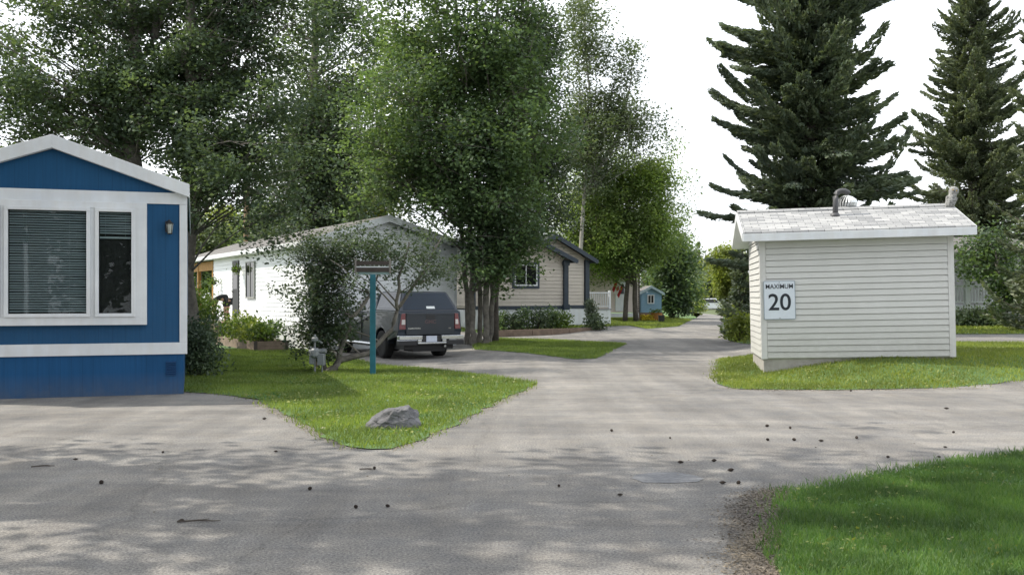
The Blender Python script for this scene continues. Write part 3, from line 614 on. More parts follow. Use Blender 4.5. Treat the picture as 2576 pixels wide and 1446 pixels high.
# deck, steps and hanging baskets in front of the door
WHM = Matrix.Translation(OW) @ Matrix.Rotation(aH, 4, 'Z')
dk = thing('wooden_deck', 'low weathered wooden deck along the left wall of the white house', 'deck', WHM @ Vector((-.02, 5.9, 0)), aH)
b_ = MB()
for k in range(11): b_.box(-1.5+k*.135, -1.5+k*.135+.125, 0, 11.5, .66, .70)
b_.build('boards', M_WOOD, dk)
b_ = MB(); b_.box(-1.5, -1.46, 0, 11.5, .42, .655); b_.box(-1.5, -.05, .0, .04, .42, .655)
for k in range(5): b_.box(-1.45, -1.33, .3+k*2.6, .42+k*2.6, 0, .65); b_.box(-.3, -.18, .3+k*2.6, .42+k*2.6, 0, .65)
b_.build('frame', M_WOOD, dk)
def basket(u, v, z, lab, seed, col=LF_BUSH):
    q = WHM @ Vector((u, v, z)); t = thing('hanging_basket', lab, 'plant basket', q, 0)
    MB().lathe([(.08, -.1), (.14, -.02), (.15, 0)], n=10).build('pot', M_BLACK, t)
    MB().tube([(0, 0, 0), (.0, .0, .35)], .006, 4).build('hanger', M_BLACK, t)
    rng = np.random.default_rng(seed); P = rng.normal(0, .11, (160, 3)); P[:, 2] = P[:, 2]*.8+.03; quads('leaves', diamonds(P, rng.normal(size=P.shape), np.full(160, .09), np.full(160, .06), rng), col, t)
basket(-.28, wl(612)[0], 2.75, 'dark hanging basket right of the white house door', 1)
basket(-.3, wl(556)[0], 2.3, 'small hanging basket by the yellow porch post of the white house', 2)

# person bending on the deck
def skin_fig(name, parent, verts, edges, rad, m, sub=2, root=0):
    me = bpy.data.meshes.new(name); me.from_pydata(verts, edges, []); o = link(name, me, m, parent)
    sk = o.modifiers.new('skin', 'SKIN'); sk.use_smooth_shade = True
    for i, v in enumerate(me.skin_vertices[0].data): v.radius = rad[i] if hasattr(rad[i], '__len__') else (rad[i], rad[i]); v.use_root = (i == root)
    s = o.modifiers.new('sub', 'SUBSURF'); s.levels = sub; s.render_levels = sub
    return o
pu = wl(574)[0]; pu = 8.0; pq = WHM @ Vector((-.75, pu-0.6, .70))
pe = thing('person', 'person in dark clothing bending over on the deck beside the door', 'person', pq, R_(188))
M_SKIN = mat('skin', (.42, .26, .19), .55, (.38, .22, .16), 8); M_CLO = mat('dark_cloth', (.025, .028, .03), .85, (.015, .017, .02), 12)
V = [(0, 0, .88), (.10, .05, .86), (.10, .09, .47), (.10, .08, .08), (.22, .09, .03), (-.0, -.05, .86), (.05, -.10, .47), (-.02, -.10, .08), (.10, -.12, .03),
     (.2, 0, .97), (.40, 0, .98), (.47, 0, .93), (.55, 0, .86), (.60, 0, .80), (.65, 0, .72),
     (.42, .17, .92), (.46, .21, .66), (.52, .2, .42), (.54, .2, .34), (.42, -.17, .92), (.48, -.21, .66), (.56, -.16, .42), (.58, -.15, .34)]
Ed = [(0, 1), (1, 2), (2, 3), (3, 4), (0, 5), (5, 6), (6, 7), (7, 8), (0, 9), (9, 10), (10, 11), (11, 12), (12, 13), (13, 14), (10, 15), (15, 16), (16, 17), (17, 18), (10, 19), (19, 20), (20, 21), (21, 22)]
Rd = [.13, .095, .065, .042, .035, .095, .065, .042, .035, .14, .13, .06, .085, .10, .075, .06, .045, .033, .022, .06, .045, .033, .022]
skin_fig('body', pe, V, Ed, Rd, M_SKIN)
Vs = [(0, 0, .88), (.10, .05, .86), (.10, .09, .60), (-.0, -.05, .86), (.04, -.10, .60)]
skin_fig('shorts', pe, Vs, [(0, 1), (1, 2), (0, 3), (3, 4)], [.145, .115, .095, .115, .095], M_CLO)
Vt = [(-.02, 0, .92), (.2, 0, .985), (.41, 0, .985), (.42, .17, .93), (.45, .2, .76), (.42, -.17, .93), (.46, -.2, .76)]
skin_fig('shirt', pe, Vt, [(0, 1), (1, 2), (2, 3), (3, 4), (2, 5), (5, 6)], [.15, .16, .15, .08, .065, .08, .065], M_CLO)
rg = np.random.default_rng(2); P = rg.normal(size=(500, 3)); P = P/np.linalg.norm(P, axis=1)[:, None]*.105+np.array([.585, 0, .81]); P = P[(P[:, 2] > .80) | (P[:, 0] < .57)]
quads('hair', diamonds(P, rg.normal(size=P.shape), np.full(len(P), .07), np.full(len(P), .03), rg), mat('brown_hair', (.05, .03, .02), .7), pe)
for ys in (.2, -.15):   # five bent fingers on each hand, beside the palm
    hb = MB(); x0 = .545 if ys > 0 else .585
    for k, dx in enumerate((-.024, -.008, .008, .024)): hb.tube([(x0+dx, ys, .345), (x0+dx*1.2+.01, ys, .30), (x0+dx*1.2+.03, ys, .265+.006*abs(k-1.5))], [.009, .008, .006], 6)
    hb.tube([(x0-.02, ys-.02, .37), (x0-.03, ys-.045, .335), (x0-.015, ys-.055, .31)], [.011, .009, .007], 6); hb.build('fingers', M_SKIN, pe, True)
bk = thing('bucket', 'pale bucket on the deck below the bending person', 'bucket', WHM @ Vector((-1.28, pu-.75, .70)), 0)
MB().lathe([(.11, 0), (.15, .28), (.155, .28), (.155, .30), (.14, .30), (.105, .02)], n=14).build('pail', M_WHITE, bk, True)
MB().tube([(.15*math.cos(a), 0, .29+.15*math.sin(a)) for a in np.linspace(0, math.pi, 9)], .004, 4).build('handle', M_GALV, bk)

# ------------------------------------------------------------------ shrubs and planter
def shrub(name, lab, loc, rx, ry, rz, n, m, seed, leaf=.06, group=None, cat='shrub', stems=9, up=0.3):
    rng = np.random.default_rng(seed); t = thing(name, lab, cat, loc, 0, group); sb = MB()
    C = []
    for k in range(stems*3):
        a = rng.uniform(0, 2*math.pi); r = rng.uniform(.15, 1)**.6; z = rng.uniform(.25, 1)
        w = math.sqrt(max(.05, 1-(abs(z-.45)/.62)**2)); tip = np.array([rx*r*w*math.cos(a), ry*r*w*math.sin(a), rz*z*1.0]); C.append(tip)
        if k < stems*2: sb.tube([(tip[0]*.1, tip[1]*.1, 0), (tip[0]*.55, tip[1]*.55, tip[2]*.55), tip], [.012, .008, .003], 4, False)
    sb.build('stems', M_BARKD, t); C = np.array(C)
    i = rng.integers(0, len(C), n); s = .20*min(rx, rz, .9)+.05
    P = C[i]+rng.normal(0, s, (n, 3)); P[:, 2] = np.abs(P[:, 2])
    d = rng.normal(size=(n, 3))+np.array([0, 0, up]); L = leaf*rng.uniform(.6, 1.4, n)
    quads('foliage', diamonds(P, d, L, L*.6, rng), m, t); return t
def gz(x, y): return (x, y, hgt(x, y))
shrub('shrub', 'dark rounded shrub against the right side of the blue house', gz(-6.25, 19.6), .42, .6, .95, 5200, LF_SMALL, 21, .07)
shrub('shrub', 'light green leafy shrub behind the dark shrub, near the yellow porch', gz((503-CX)*31.6/F, 31.6), .66, .6, 1.75, 3600, LF_BUSH, 22, .09, up=.8)
pc = Vector(((640-CX)*30.2/F, 30.2, -.1)); pb = thing('planter_box', 'long raised timber planter box at the corner of the white house', 'planter', pc, aH)
b_ = MB()
for k in range(2): b_.box(0, 1.05, 0, .045, .003+k*.155, .153+k*.155); b_.box(0, .045, .047, 5.2, .003+k*.155, .153+k*.155); b_.box(1.005, 1.05, .047, 5.2, .003+k*.155, .153+k*.155); b_.box(.046, 1.004, 5.15, 5.2, .003+k*.155, .153+k*.155)
b_.build('boards', M_WOOD, pb)
c_ = MB(); c_.box(-.02, .09, -.02, -.001, 0, .325); c_.box(.97, 1.07, -.02, -.001, 0, .325); split_build(c_, 'corner_post', M_BARKD, pb)
MB().box(.05, 1.0, .05, 5.14, .05, .27).build('soil', mat('soil', (.05, .035, .025), .95), pb)
PM = Matrix.Translation(pc) @ Matrix.Rotation(aH, 4, 'Z')
for k, (u, v, s_, hh_, mm) in enumerate([(.35, .45, .4, .42, LF_BUSH), (.75, .9, .4, .5, LF_MID), (.3, 1.4, .45, .45, LF_YEL), (.65, 2.1, .45, .6, LF_BUSH), (.4, 2.9, .5, .55, LF_BUSH), (.5, 3.8, .5, .7, LF_YEL), (.5, 4.6, .5, .6, LF_BUSH)]):
    q = PM @ Vector((u, v, .27)); shrub('garden_plant', 'leafy green plant spilling over the timber planter box', q, s_, s_, hh_, 520, mm, 30+k, .11, 'plants in the planter box', 'plant', 6, .9)

# ------------------------------------------------------------------ pickup truck
aT = R_(29); OTl = Vector(((1001-CX)*25.9/F, 25.9, -.10)); hw = .93
TRK = thing('pickup_truck', 'dark slate pickup truck with a matching bed canopy, parked on the driveway', 'pickup truck', OTl+Vector((math.cos(aT), math.sin(aT), 0))*hw, aT)
M_CAR = mat('slate_car_paint', (.010, .019, .033), .4, (.008, .015, .027), 2, metal=.1, coat=.35)
M_TYRE = mat('tyre_rubber', (.014, .014, .014), .85, (.02, .02, .02), 12, .3, 60)
M_CHR = mat('chrome', (.62, .64, .66), .18, (.5, .52, .55), 6, metal=.85)
M_PLAS = mat('black_plastic', (.014, .015, .017), .55, (.02, .02, .022), 12)
prof = [(.06, .62), (.06, .80)]
prof = [(0.05, .64), (0.0, .80), (0.0, 1.26), (.06, 1.30), (1.74, 1.30), (1.78, 1.26), (3.85, 1.20), (4.1, 1.16), (5.05, 1.04), (5.28, .95), (5.36, .72), (5.33, .42), (5.2, .36)]
def arch(yc, r, n=10): return [(yc+r*math.cos(a), .39+r*math.sin(a)*.98) for a in np.linspace(0.02, math.pi-.02, n)]
prof += [(4.96, .36)]+arch(4.48, .46)+[(4.0, .36), (1.68, .36)]+arch(1.22, .46)+[(.74, .5), (.3, .6)]
bm = bmesh.new()
def bodyface(sx):
    o = []
    for y, z in prof:
        k = .965 if z > 1.15 else (1.0 if z > .6 else .985)
        f = 1-.06*sst(y, 4.3, 5.4)
        o.append(bm.verts.new((sx*hw*k*f, y, z)))
    return o
A = bodyface(-1); B = bodyface(1); bm.faces.new(A); bm.faces.new(B[::-1])
for i in range(len(A)): bm.faces.new([A[(i+1) % len(A)], A[i], B[i], B[(i+1) % len(A)]])
bmesh.ops.recalc_face_normals(bm, faces=bm.faces[:]); me = bpy.data.meshes.new('body'); bm.to_mesh(me); bm.free()
bo = link('body', me, M_CAR, TRK); bv = bo.modifiers.new('bevel', 'BEVEL'); bv.width = .03; bv.segments = 3; bv.limit_method = 'ANGLE'; bv.angle_limit = R_(40)
cab_b = [(-.86, 1.8, 1.22), (.86, 1.8, 1.22), (.86, 3.95, 1.19), (-.86, 3.95, 1.19)]; cab_t = [(-.69, 1.92, 1.79), (.69, 1.92, 1.79), (.68, 3.2, 1.77), (-.68, 3.2, 1.77)]
MB().hexa(cab_b+cab_t).build('cab', M_CAR, TRK, bevel=.05)
cap_b = [(-.885, .03, 1.285), (.885, .03, 1.285), (.885, 1.77, 1.285), (-.885, 1.77, 1.285)]; cap_t = [(-.66, .36, 1.82), (.66, .36, 1.82), (.68, 1.77, 1.84), (-.68, 1.77, 1.84)]
cp = MB().hexa(cap_b+cap_t).build('canopy', M_CAR, TRK, bevel=.045)
def panel(quad, ins, off, m, name, parent, th=.004):
    q = [Vector(p) for p in quad]; n = (q[1]-q[0]).cross(q[3]-q[0]).normalized(); c = sum(q, Vector())/4
    if n.dot(c-Vector((0, 2.2 if c.y > 1.9 else 1.2, 1.4))) < 0: n = -n
    l, r, b, t = ins
    def P(u, v): return (q[0].lerp(q[1], u)).lerp(q[3].lerp(q[2], u), v)
    c4 = [P(l, b), P(1-r, b), P(1-r, 1-t), P(l, 1-t)]
    return MB().hexa([p+n*off for p in c4]+[p+n*(off+th) for p in c4]).build(name, m, parent)
M_TINT = mat('tinted_glass', (.008, .02, .036), .12, (.006, .016, .03), 1.5, spec=.35)
rw = [cap_b[0], cap_b[1], cap_t[1], cap_t[0]]
panel(rw, (.06, .06, .1, .07), .004, M_TINT, 'rear_window', cp)
panel(rw, (.455, .40, .14, .74), .010, mat('white_sticker', (.7, .74, .74), .5), 'sticker', cp)
panel([cap_b[3], cap_b[0], cap_t[0], cap_t[3]], (.1, .14, .16, .16), .004, M_TINT, 'side_window', cp)
panel([cap_b[1], cap_b[2], cap_t[2], cap_t[1]], (.14, .1, .16, .16), .004, M_TINT, 'side_window', cp)
for s in (-1, 1):
    i, j = (3, 0) if s < 0 else (1, 2)
    if s < 0:
        a = [cab_b[3], cab_b[0], cab_t[0], cab_t[3]]
        panel(a, (.1, .52, .1, .1), .004, M_TINT, 'side_window', TRK); panel(a, (.52, .06, .1, .1), .004, M_TINT, 'side_window', TRK)
    else:
        a = [cab_b[1], cab_b[2], cab_t[2], cab_t[1]]
        panel(a, (.06, .52, .1, .1), .004, M_TINT, 'side_window', TRK); panel(a, (.52, .1, .1, .1), .004, M_TINT, 'side_window', TRK)
panel([cab_b[2], cab_b[3], cab_t[3], cab_t[2]], (.06, .06, .08, .08), .004, M_TINT, 'windscreen', TRK)
# tailgate with its handle, letters and badges
tg = MB().box(-.70, .70, -.022, .004, .68, 1.255).box(-.70, .70, -.03, -.02, 1.19, 1.235).build('tailgate', mat('tailgate_paint', (.016, .024, .036), .35, (.013, .02, .03), 2, metal=.1, coat=.2), TRK, bevel=.012)
MB().box(-.13, .13, -.031, -.023, 1.09, 1.215).build('handle', M_PLAS, tg)
text('GMC', .135, mat('red_letters', (.085, .05, .055), .35, (.07, .042, .048), 8), tg, (0, -.024, 1.015), 'letters', off=.004, sx=1.1)
text('CANYON', .055, M_CHR, tg, (-.47, -.024, .845), 'badge', off=.001, sx=1.5)
text('SLE', .045, M_CHR, tg, (.57, -.024, .845), 'badge')
M_RED = mat('red_lens', (.17, .018, .02), .25, (.12, .012, .015), 14, spec=.7); M_CLR = mat('clear_lens', (.6, .55, .52), .15, (.5, .46, .44), 10)
for s in (-1, 1):
    tl = MB().hexa([(s*.72, -.03, .82), (s*.905, .0, .82), (s*.91, .18, .82), (s*.72, .1, .82), (s*.72, -.02, 1.24), (s*.88, .01, 1.24), (s*.885, .15, 1.24), (s*.72, .1, 1.24)]).build('tail_light', M_RED, TRK, bevel=.012)
    MB().hexa([(s*.735, -.037, .95), (s*.83, -.02, .95), (s*.83, .0, .95), (s*.735, -.01, .95), (s*.735, -.032, 1.08), (s*.82, -.015, 1.08), (s*.82, .0, 1.08), (s*.735, -.01, 1.08)]).build('lens', M_CLR, tl)
bp_ = MB(); bp_.box(-.94, -.28, -.13, .05, .55, .655); bp_.box(.28, .94, -.13, .05, .55, .655); bp_.box(-.94, -.42, -.12, .05, .52, .545); bp_.box(-.42, .42, -.14, .05, .43, .478); bp_.box(-.42, -.3, -.135, .05, .478, .549); bp_.box(.3, .42, -.135, .05, .478, .549)
bp_.build('bumper', M_CHR, TRK, bevel=.015)
split_build(MB().box(-.95, -.43, -.115, .06, .40, .519).box(.43, .95, -.115, .06, .40, .519).box(-.28, .28, -.09, .05, .479, .65), 'bumper_step', M_PLAS, TRK, bevel=.01)
MB().box(-.155, .155, -.10, -.091, .49, .645).build('licence_plate', mat('plate_white', (.6, .64, .72), .4, (.5, .55, .66), 18), TRK)
MB().box(-.72, .72, .1, 5.1, .28, .5).box(-.45, .5, .15, .75, .22, .35).build('underbody', M_PLAS, TRK)
MB().tube([(.45, .02, .36), (.45, .6, .36)], .035, 10).build('exhaust', M_GALV, TRK)
split_build(MB().tube([(-.96, 1.75, .38), (-.96, 3.95, .38)], .045, 10).tube([(.96, 1.75, .38), (.96, 3.95, .38)], .045, 10), 'running_board', M_CHR, TRK)
for s in (-1, 1):
    mo = MB().hexa([(s*.93, 3.42, 1.18), (s*1.14, 3.40, 1.17), (s*1.14, 3.52, 1.17), (s*.95, 3.54, 1.18), (s*.94, 3.42, 1.38), (s*1.13, 3.40, 1.37), (s*1.11, 3.50, 1.37), (s*.95, 3.52, 1.38)]).build('mirror', M_CHR, TRK, bevel=.025)
    MB().box(min(s*.85, s*.94), max(s*.85, s*.94), 3.44, 3.5, 1.2, 1.25).build('mirror_arm', M_PLAS, mo)
    MB().box(min(s*.945, s*.92), max(s*.945, s*.92), 2.35, 2.55, 1.02, 1.06).build('door_handle', M_PLAS, TRK); MB().box(min(s*.945, s*.92), max(s*.945, s*.92), 3.3, 3.5, 1.0, 1.04).build('door_handle', M_PLAS, TRK)
    split_build(MB().box(min(s*.933, s*.9), max(s*.933, s*.9), 2.755, 2.765, .5, 1.17).box(min(s*.933, s*.9), max(s*.933, s*.9), 1.815, 1.825, .6, 1.17).box(min(s*.933, s*.9), max(s*.933, s*.9), 3.80, 3.81, .5, 1.15), 'door_seam', M_PLAS, TRK)
    hl = MB().hexa([(s*.6, 5.29, .78), (s*.86, 5.18, .78), (s*.88, 4.9, .8), (s*.6, 5.1, .8), (s*.6, 5.27, .94), (s*.86, 5.14, .96), (s*.88, 4.9, .98), (s*.6, 5.1, .96)]).build('headlight', M_CLR, TRK)
    for yw in (1.22, 4.48):
        w = thing('wheel', None, None); w.parent = TRK; w.location = (s*.80, yw, .385)
        ty = MB(); rp = [(.25, -.12), (.34, -.128), (.375, -.11), (.385, -.07), (.385, .07), (.375, .11), (.34, .128), (.25, .12)]
        ty.T = Matrix.Rotation(math.pi/2, 4, 'Y'); ty.lathe(rp, n=32); ty.build('tyre', M_TYRE, w, True)
        rm = MB(); rm.T = Matrix.Rotation(s*math.pi/2, 4, 'Y'); rm.lathe([(.255, .09), (.255, .118), (.235, .118), (.225, .07)], n=32)
        rm.lathe([(.05, .06), (.055, .11), (.03, .115)], n=12)
        for k in range(6):
            a = k*math.pi/3; ca, sa = math.cos(a), math.sin(a); q = lambda r, w_, z: (r*ca-w_*sa, r*sa+w_*ca, z)
            rm.hexa([q(.03, -.035, .08), q(.03, .035, .08), q(.24, .026, .08), q(.24, -.026, .08), q(.03, -.03, .113), q(.03, .03, .113), q(.24, .02, .108), q(.24, -.02, .108)])
        rm.build('rim', M_CHR, w)

# ------------------------------------------------------------------ teal post with feeder frame, birdhouse, meter, rock
pp = Vector(gz(*G(938, 945))); ps = F/pp.y
pt = thing('post', 'teal painted wooden post with a small brown board rack on top, on the left lawn', 'post', pp, R_(3))
ztop = (945-690)/ps
MB().box(-.055, .055, -.055, .055, -.1, ztop).build('pole', M_TEAL, pt, bevel=.006)
MB().box(-.32, .34, -.03, .03, ztop+.001, ztop+.05).build('crossbar', mat('pale_teal', (.2, .28, .28), .6), pt)
r_ = MB(); z0 = ztop+.051; r_.box(-.36, -.325, -.05, .05, z0-.03, z0+.27); r_.box(.325, .36, -.05, .05, z0-.03, z0+.27)
split_build(r_, 'side_rail', mat('grey_wood', (.24, .22, .2), .8, (.16, .145, .13), 8), pt)
r_ = MB().box(-.324, .324, -.04, .04, z0, z0+.09).box(-.324, .324, -.04, .04, z0+.14, z0+.22); split_build(r_, 'board', mat('brown_boards', (.06, .045, .04), .7, (.04, .03, .026), 8), pt)
MB().box(-.324, .324, -.036, .036, z0+.092, z0+.112).build('ledge', M_WHITE, pt)
b0 = Vector(gz(-4.42, 22.2)); s0 = F/22.2
bd = thing('birdhouse', 'reddish brown birdhouse on a tan pole inside the crooked tree', 'birdhouse', b0, R_(10))
MB().tube([(0, 0, -.05), (0, 0, 1.98)], .035, 8).build('pole', M_WOOD, bd)
MB().box(-.15, .15, -.13, .13, 1.98, 2.34).build('box', mat('red_brown', (.18, .06, .045), .7), bd)
MB().hexa([(-.2, -.19, 2.34), (0, -.19, 2.46), (0, .19, 2.46), (-.2, .19, 2.34), (-.2, -.19, 2.37), (0, -.19, 2.49), (0, .19, 2.49), (-.2, .19, 2.37)]).hexa([(0, -.19, 2.46), (.2, -.19, 2.34), (.2, .19, 2.34), (0, .19, 2.46), (0, -.19, 2.49), (.2, -.19, 2.37), (.2, .19, 2.37), (0, .19, 2.49)]).build('roof', M_BARKD, bd)
MB().lathe([(.035, 0), (.035, .004)], n=12).build('entrance', M_BLACK, bd).matrix_local = Matrix.Translation((0, -.131, 2.2)) @ Matrix.Rotation(math.pi/2, 4, 'X')
fd = thing('bird_feeder', 'small teal feeder hanging in the crooked tree beside the birdhouse', 'bird feeder', (-4.08, 22.0, 1.98), 0)
MB().lathe([(.09, 0), (.1, .02), (.08, .05), (.08, .26), (.12, .28), (.02, .36)], n=12).build('hopper', mat('teal_plastic', (.03, .2, .18), .4), fd)
MB().tube([(0, 0, .36), (.02, 0, .7)], .005, 4).build('hanger', M_BLACK, fd)
gm = Vector(gz(*G(798, 938)))
mt = thing('gas_meter', 'grey gas meter on a thin riser pipe at the foot of the crooked tree', 'gas meter', gm, R_(-8))
MB().tube([(-.05, 0, -.02), (-.05, 0, .78)], .022, 8).tube([(.10, .02, -.02), (.10, .02, .42)], .018, 8).tube([(-.17, 0, .46), (.19, 0, .48)], .05, 10).build('pipes', M_GREYP, mt)
MB().lathe([(.07, 0), (.1, .04), (.1, .16), (.06, .2)], (-.04, -.02, .34), 12).box(.02, .16, -.07, .07, .18, .42).box(-.16, -.06, -.05, .05, .2, .4).build('meter_body', mat('light_grey_enamel', (.27, .285, .30), .45), mt, bevel=.01)
MB().lathe([(.03, 0), (.07, .03), (.075, .08), (.03, .12), (.02, .16)], (-.05, 0, .66), 12).tube([(-.05, 0, .72), (.11, 0, .64)], .022, 8).build('regulator', M_GREYP, mt)

def rock():
    x, y = G(985, 1080); y += .12; bm = bmesh.new(); bmesh.ops.create_icosphere(bm, subdivisions=5, radius=1)
    from mathutils import noise as N
    planes = [(Vector((-.55, -.25, .8)), .62), (Vector((.1, -.15, 1)), .60), (Vector((.85, -.2, .5)), .74), (Vector((.15, -1, .35)), .62), (Vector((-.3, -.9, .05)), .66), (Vector((.6, -.75, .3)), .70), (Vector((.1, .8, .5)), .6), (Vector((-.9, .1, .25)), .86), (Vector((.95, .3, -.1)), .86), (Vector((-.5, -.6, .65)), .60)]
    for v in bm.verts:
        p = v.co.copy(); d = p.normalized(); r = 1.0
        for n_, o_ in planes:
            k = d.dot(n_.normalized())
            if k > .05: r = min(r, o_/k)
        p = d*r; q = p*2.3
        p += d*(N.fractal(q, .9, 2.2, 6)*.10); s = p.x*.8+p.z*1.5-p.y*.4+.15*N.noise(p*2)
        p += d*(-.045*max(0, 1-abs((s*2.2) % 1-.5)*9))
        v.co = p
    for v in bm.verts: v.co = Vector((v.co.x*.36, v.co.y*.30, v.co.z*.28+.02+.05*v.co.x))
    for v in bm.verts:
        if v.co.x < -.05: v.co.z -= .34*(abs(v.co.x)-.05)*.6; v.co.x *= 1.08
    me = bpy.data.meshes.new('rock'); bm.to_mesh(me); bm.free()
    o = link('rock', me, M_ROCK); o.location = (x, y, .05); o.rotation_euler = (0, 0, R_(6)); tag(o, 'grey cracked boulder on the tip of the left lawn', 'rock')
rock()

# ------------------------------------------------------------------ speed sign shed
aS = R_(-9.0); OS = Vector((5.0, 19.6, .23)); WS, DS = 3.62, 2.55
sh = thing('shed', 'small grey vinyl sided shed with shingled gable roof at the right', 'shed', OS, aS); sh.rotation_euler = (0, R_(-1.25), aS)
HW = 2.5
MB().box(.01, WS-.01, .01, DS-.01, .12, HW-.02).build('wall', M_VINYL, sh)
s_ = siding(MB(), .10, WS-.10, .14, HW-.06, .121); s_.T = LEFT(); siding(s_, .10, DS-.1, .14, HW-.02, .121)
siding(s_, .0, DS, HW, HW+.75, .121, top=(DS/2, HW+.44, .33)); s_.build('siding', M_VINYL, sh)
t_ = MB(); t_.box(-.02, .095, -.022, .10, .12, HW-.04); t_.box(WS-.095, WS+.02, -.022, .1, .12, HW-.04); t_.box(.096, WS-.096, -.02, -.001, HW-.06, HW-.02); t_.box(-.02, .1, DS-.1, DS+.02, .12, HW-.04); split_build(t_, 'corner_trim', mat('pale_vinyl_trim', (.68, .68, .67), .5, (.6, .6, .6), 2, dirt=.12), sh)
MB().box(.02, WS-.02, .02, DS-.02, -.45, .125).build('foundation', M_CONC, sh)
ov, go = .30, .35; zr = HW+.02+.33*(DS/2+ov)
for y0, s in ((-ov, 1), (DS+ov, -1)):
    ym = DS/2
    MB().hexa([(-go, y0, HW+.10), (WS+go, y0, HW+.10), (WS+go, ym, zr+.10), (-go, ym, zr+.10), (-go, y0, HW+.13), (WS+go, y0, HW+.13), (WS+go, ym, zr+.13), (-go, ym, zr+.13)]).build('roof', M_SHG, sh)
    ya, yb = sorted((y0, y0-s*.025)); MB().box(-go, WS+go, ya, yb, HW-.05, HW+.098).build('fascia', M_WHITE, sh, bevel=.004)
    for xa in (-go-.02, WS+go):
        MB().hexa([(xa, y0, HW-.04), (xa+.02, y0, HW-.04), (xa+.02, ym, zr-.04), (xa, ym, zr-.04), (xa, y0, HW+.12), (xa+.02, y0, HW+.12), (xa+.02, ym, zr+.12), (xa, ym, zr+.12)]).build('rake_board', M_WHITE, sh)
    MB().hexa([(-go, y0, HW-.045), (WS+go, y0, HW-.045), (WS+go, ym, zr-.06), (-go, ym, zr-.06), (-go, y0, HW-.03), (WS+go, y0, HW-.03), (WS+go, ym, zr-.04), (-go, ym, zr-.04)]).build('soffit', M_WHITE, sh)
g_ = MB(); g_.T = LEFT(); g_.poly([(0, 0, HW-.02), (DS, 0, HW-.02), (DS/2, 0, HW+.41)]); g_.T = Matrix.Translation((WS, 0, 0)) @ LEFT(); g_.poly([(0, 0, HW-.02), (DS, 0, HW-.02), (DS/2, 0, HW+.41)]); g_.build('gable', M_VINYL, sh)
cp_ = MB(); cp_.hexa([(-go, DS/2-.14, zr+.085), (WS+go, DS/2-.14, zr+.085), (WS+go, DS/2, zr+.14), (-go, DS/2, zr+.14), (-go, DS/2-.14, zr+.105), (WS+go, DS/2-.14, zr+.105), (WS+go, DS/2, zr+.16), (-go, DS/2, zr+.16)])
cp_.build('ridge_cap', M_SHG, sh)
# plumbing vent and turbine vent
vx = 1.57; vy = .75; vz = HW+.13+.33*(vy+ov)
pv = MB().tube([(vx, vy, vz-.1), (vx+.02, vy, vz+.32)]+[(vx+.16-.14*math.cos(a), vy+.03, vz+.38+.13*math.sin(a)) for a in np.linspace(0.1, 2.7, 8)], .055, 12).lathe([(.12, -.03), (.09, .03), (.07, .06)], (vx, vy, vz), 14).build('vent_pipe', mat('dark_grey_pvc', (.075, .075, .08), .5), sh, True)
tx_, ty_, tz_ = 1.93, 1.45, zr-.02
tv = MB(); tv.lathe([(.13, .05), (.12, .17), (.05, .18)], (tx_, ty_, tz_), 18)
for k in range(22):
    a = k*2*math.pi/22; pts = []
    for z_, r_ in ((.15, .13), (.2, .185), (.27, .205), (.34, .18), (.40, .10)):
        a2 = a+(z_-.15)*1.2; pts.append((tx_+r_*math.cos(a2), ty_+r_*math.sin(a2), tz_+z_))
    for i in range(4):
        p0, p1 = Vector(pts[i]), Vector(pts[i+1]); tg_ = Vector((-math.sin(a), math.cos(a), 0))*.021+Vector((math.cos(a), math.sin(a), 0))*.012
        tv.poly([p0-tg_, p0+tg_, p1+tg_, p1-tg_])
tv.lathe([(.10, .395), (.11, .405), (.05, .43), (.01, .435)], (tx_, ty_, tz_), 18)
tv.build('turbine_vent', mat('bright_aluminium', (.8, .81, .81), .3, (.68, .7, .7), 10, metal=.5), sh)
MB().lathe([(.118, .0), (.118, .39)], (tx_, ty_, tz_), 12).build('vent_inner_shade', mat('vent_shadow', (.12, .12, .12), .8), sh)  # added dark cylinder, painted as the shade between the blades
# sign
sw = on_wall((OS.x, OS.y), aS); sx = .125
sg = thing('speed_sign', 'white MAXIMUM 20 speed limit sign fixed to the left end of the shed wall', 'sign', (0, 0, 0)); sg.matrix_world = Matrix.Translation(OS) @ Matrix.Rotation(aS, 4, 'Z') @ Matrix.Rotation(R_(-1.25), 4, 'Y') @ Matrix.Translation((.345, -.052, 1.285))
def rrect(w, h, r, y0, y1, name, m):
    pts = []
    for cx_, cz_, a0 in ((w/2-r, h/2-r, 0), (-w/2+r, h/2-r, 90), (-w/2+r, -h/2+r, 180), (w/2-r, -h/2+r, 270)):
        for k in range(5): a = R_(a0+22.5*k); pts.append((cx_+r*math.cos(a), cz_+r*math.sin(a)))
    return MB().prism(pts, y0, y1).build(name, m, sg)
rrect(.61, .765, .02, 0.0, .012, 'border', mat('sign_edge', (.3, .36, .42), .5)); rrect(.585, .74, .015, -.003, -.0005, 'panel', M_SIGN)
text('MAXIMUM', .128, M_INK, sg, (0, -.005, .268), 'lettering', off=.0012, sx=.9)
text('20', .46, M_INK, sg, (.0, -.005, -.055), 'numerals', off=.005, sx=.98)
b_ = MB()
for zz in (-.352, .352): b_.tube([(0, -.012, zz), (0, -.003, zz)], .012, 8)
split_build(b_, 'bolt', M_GALV, sg)
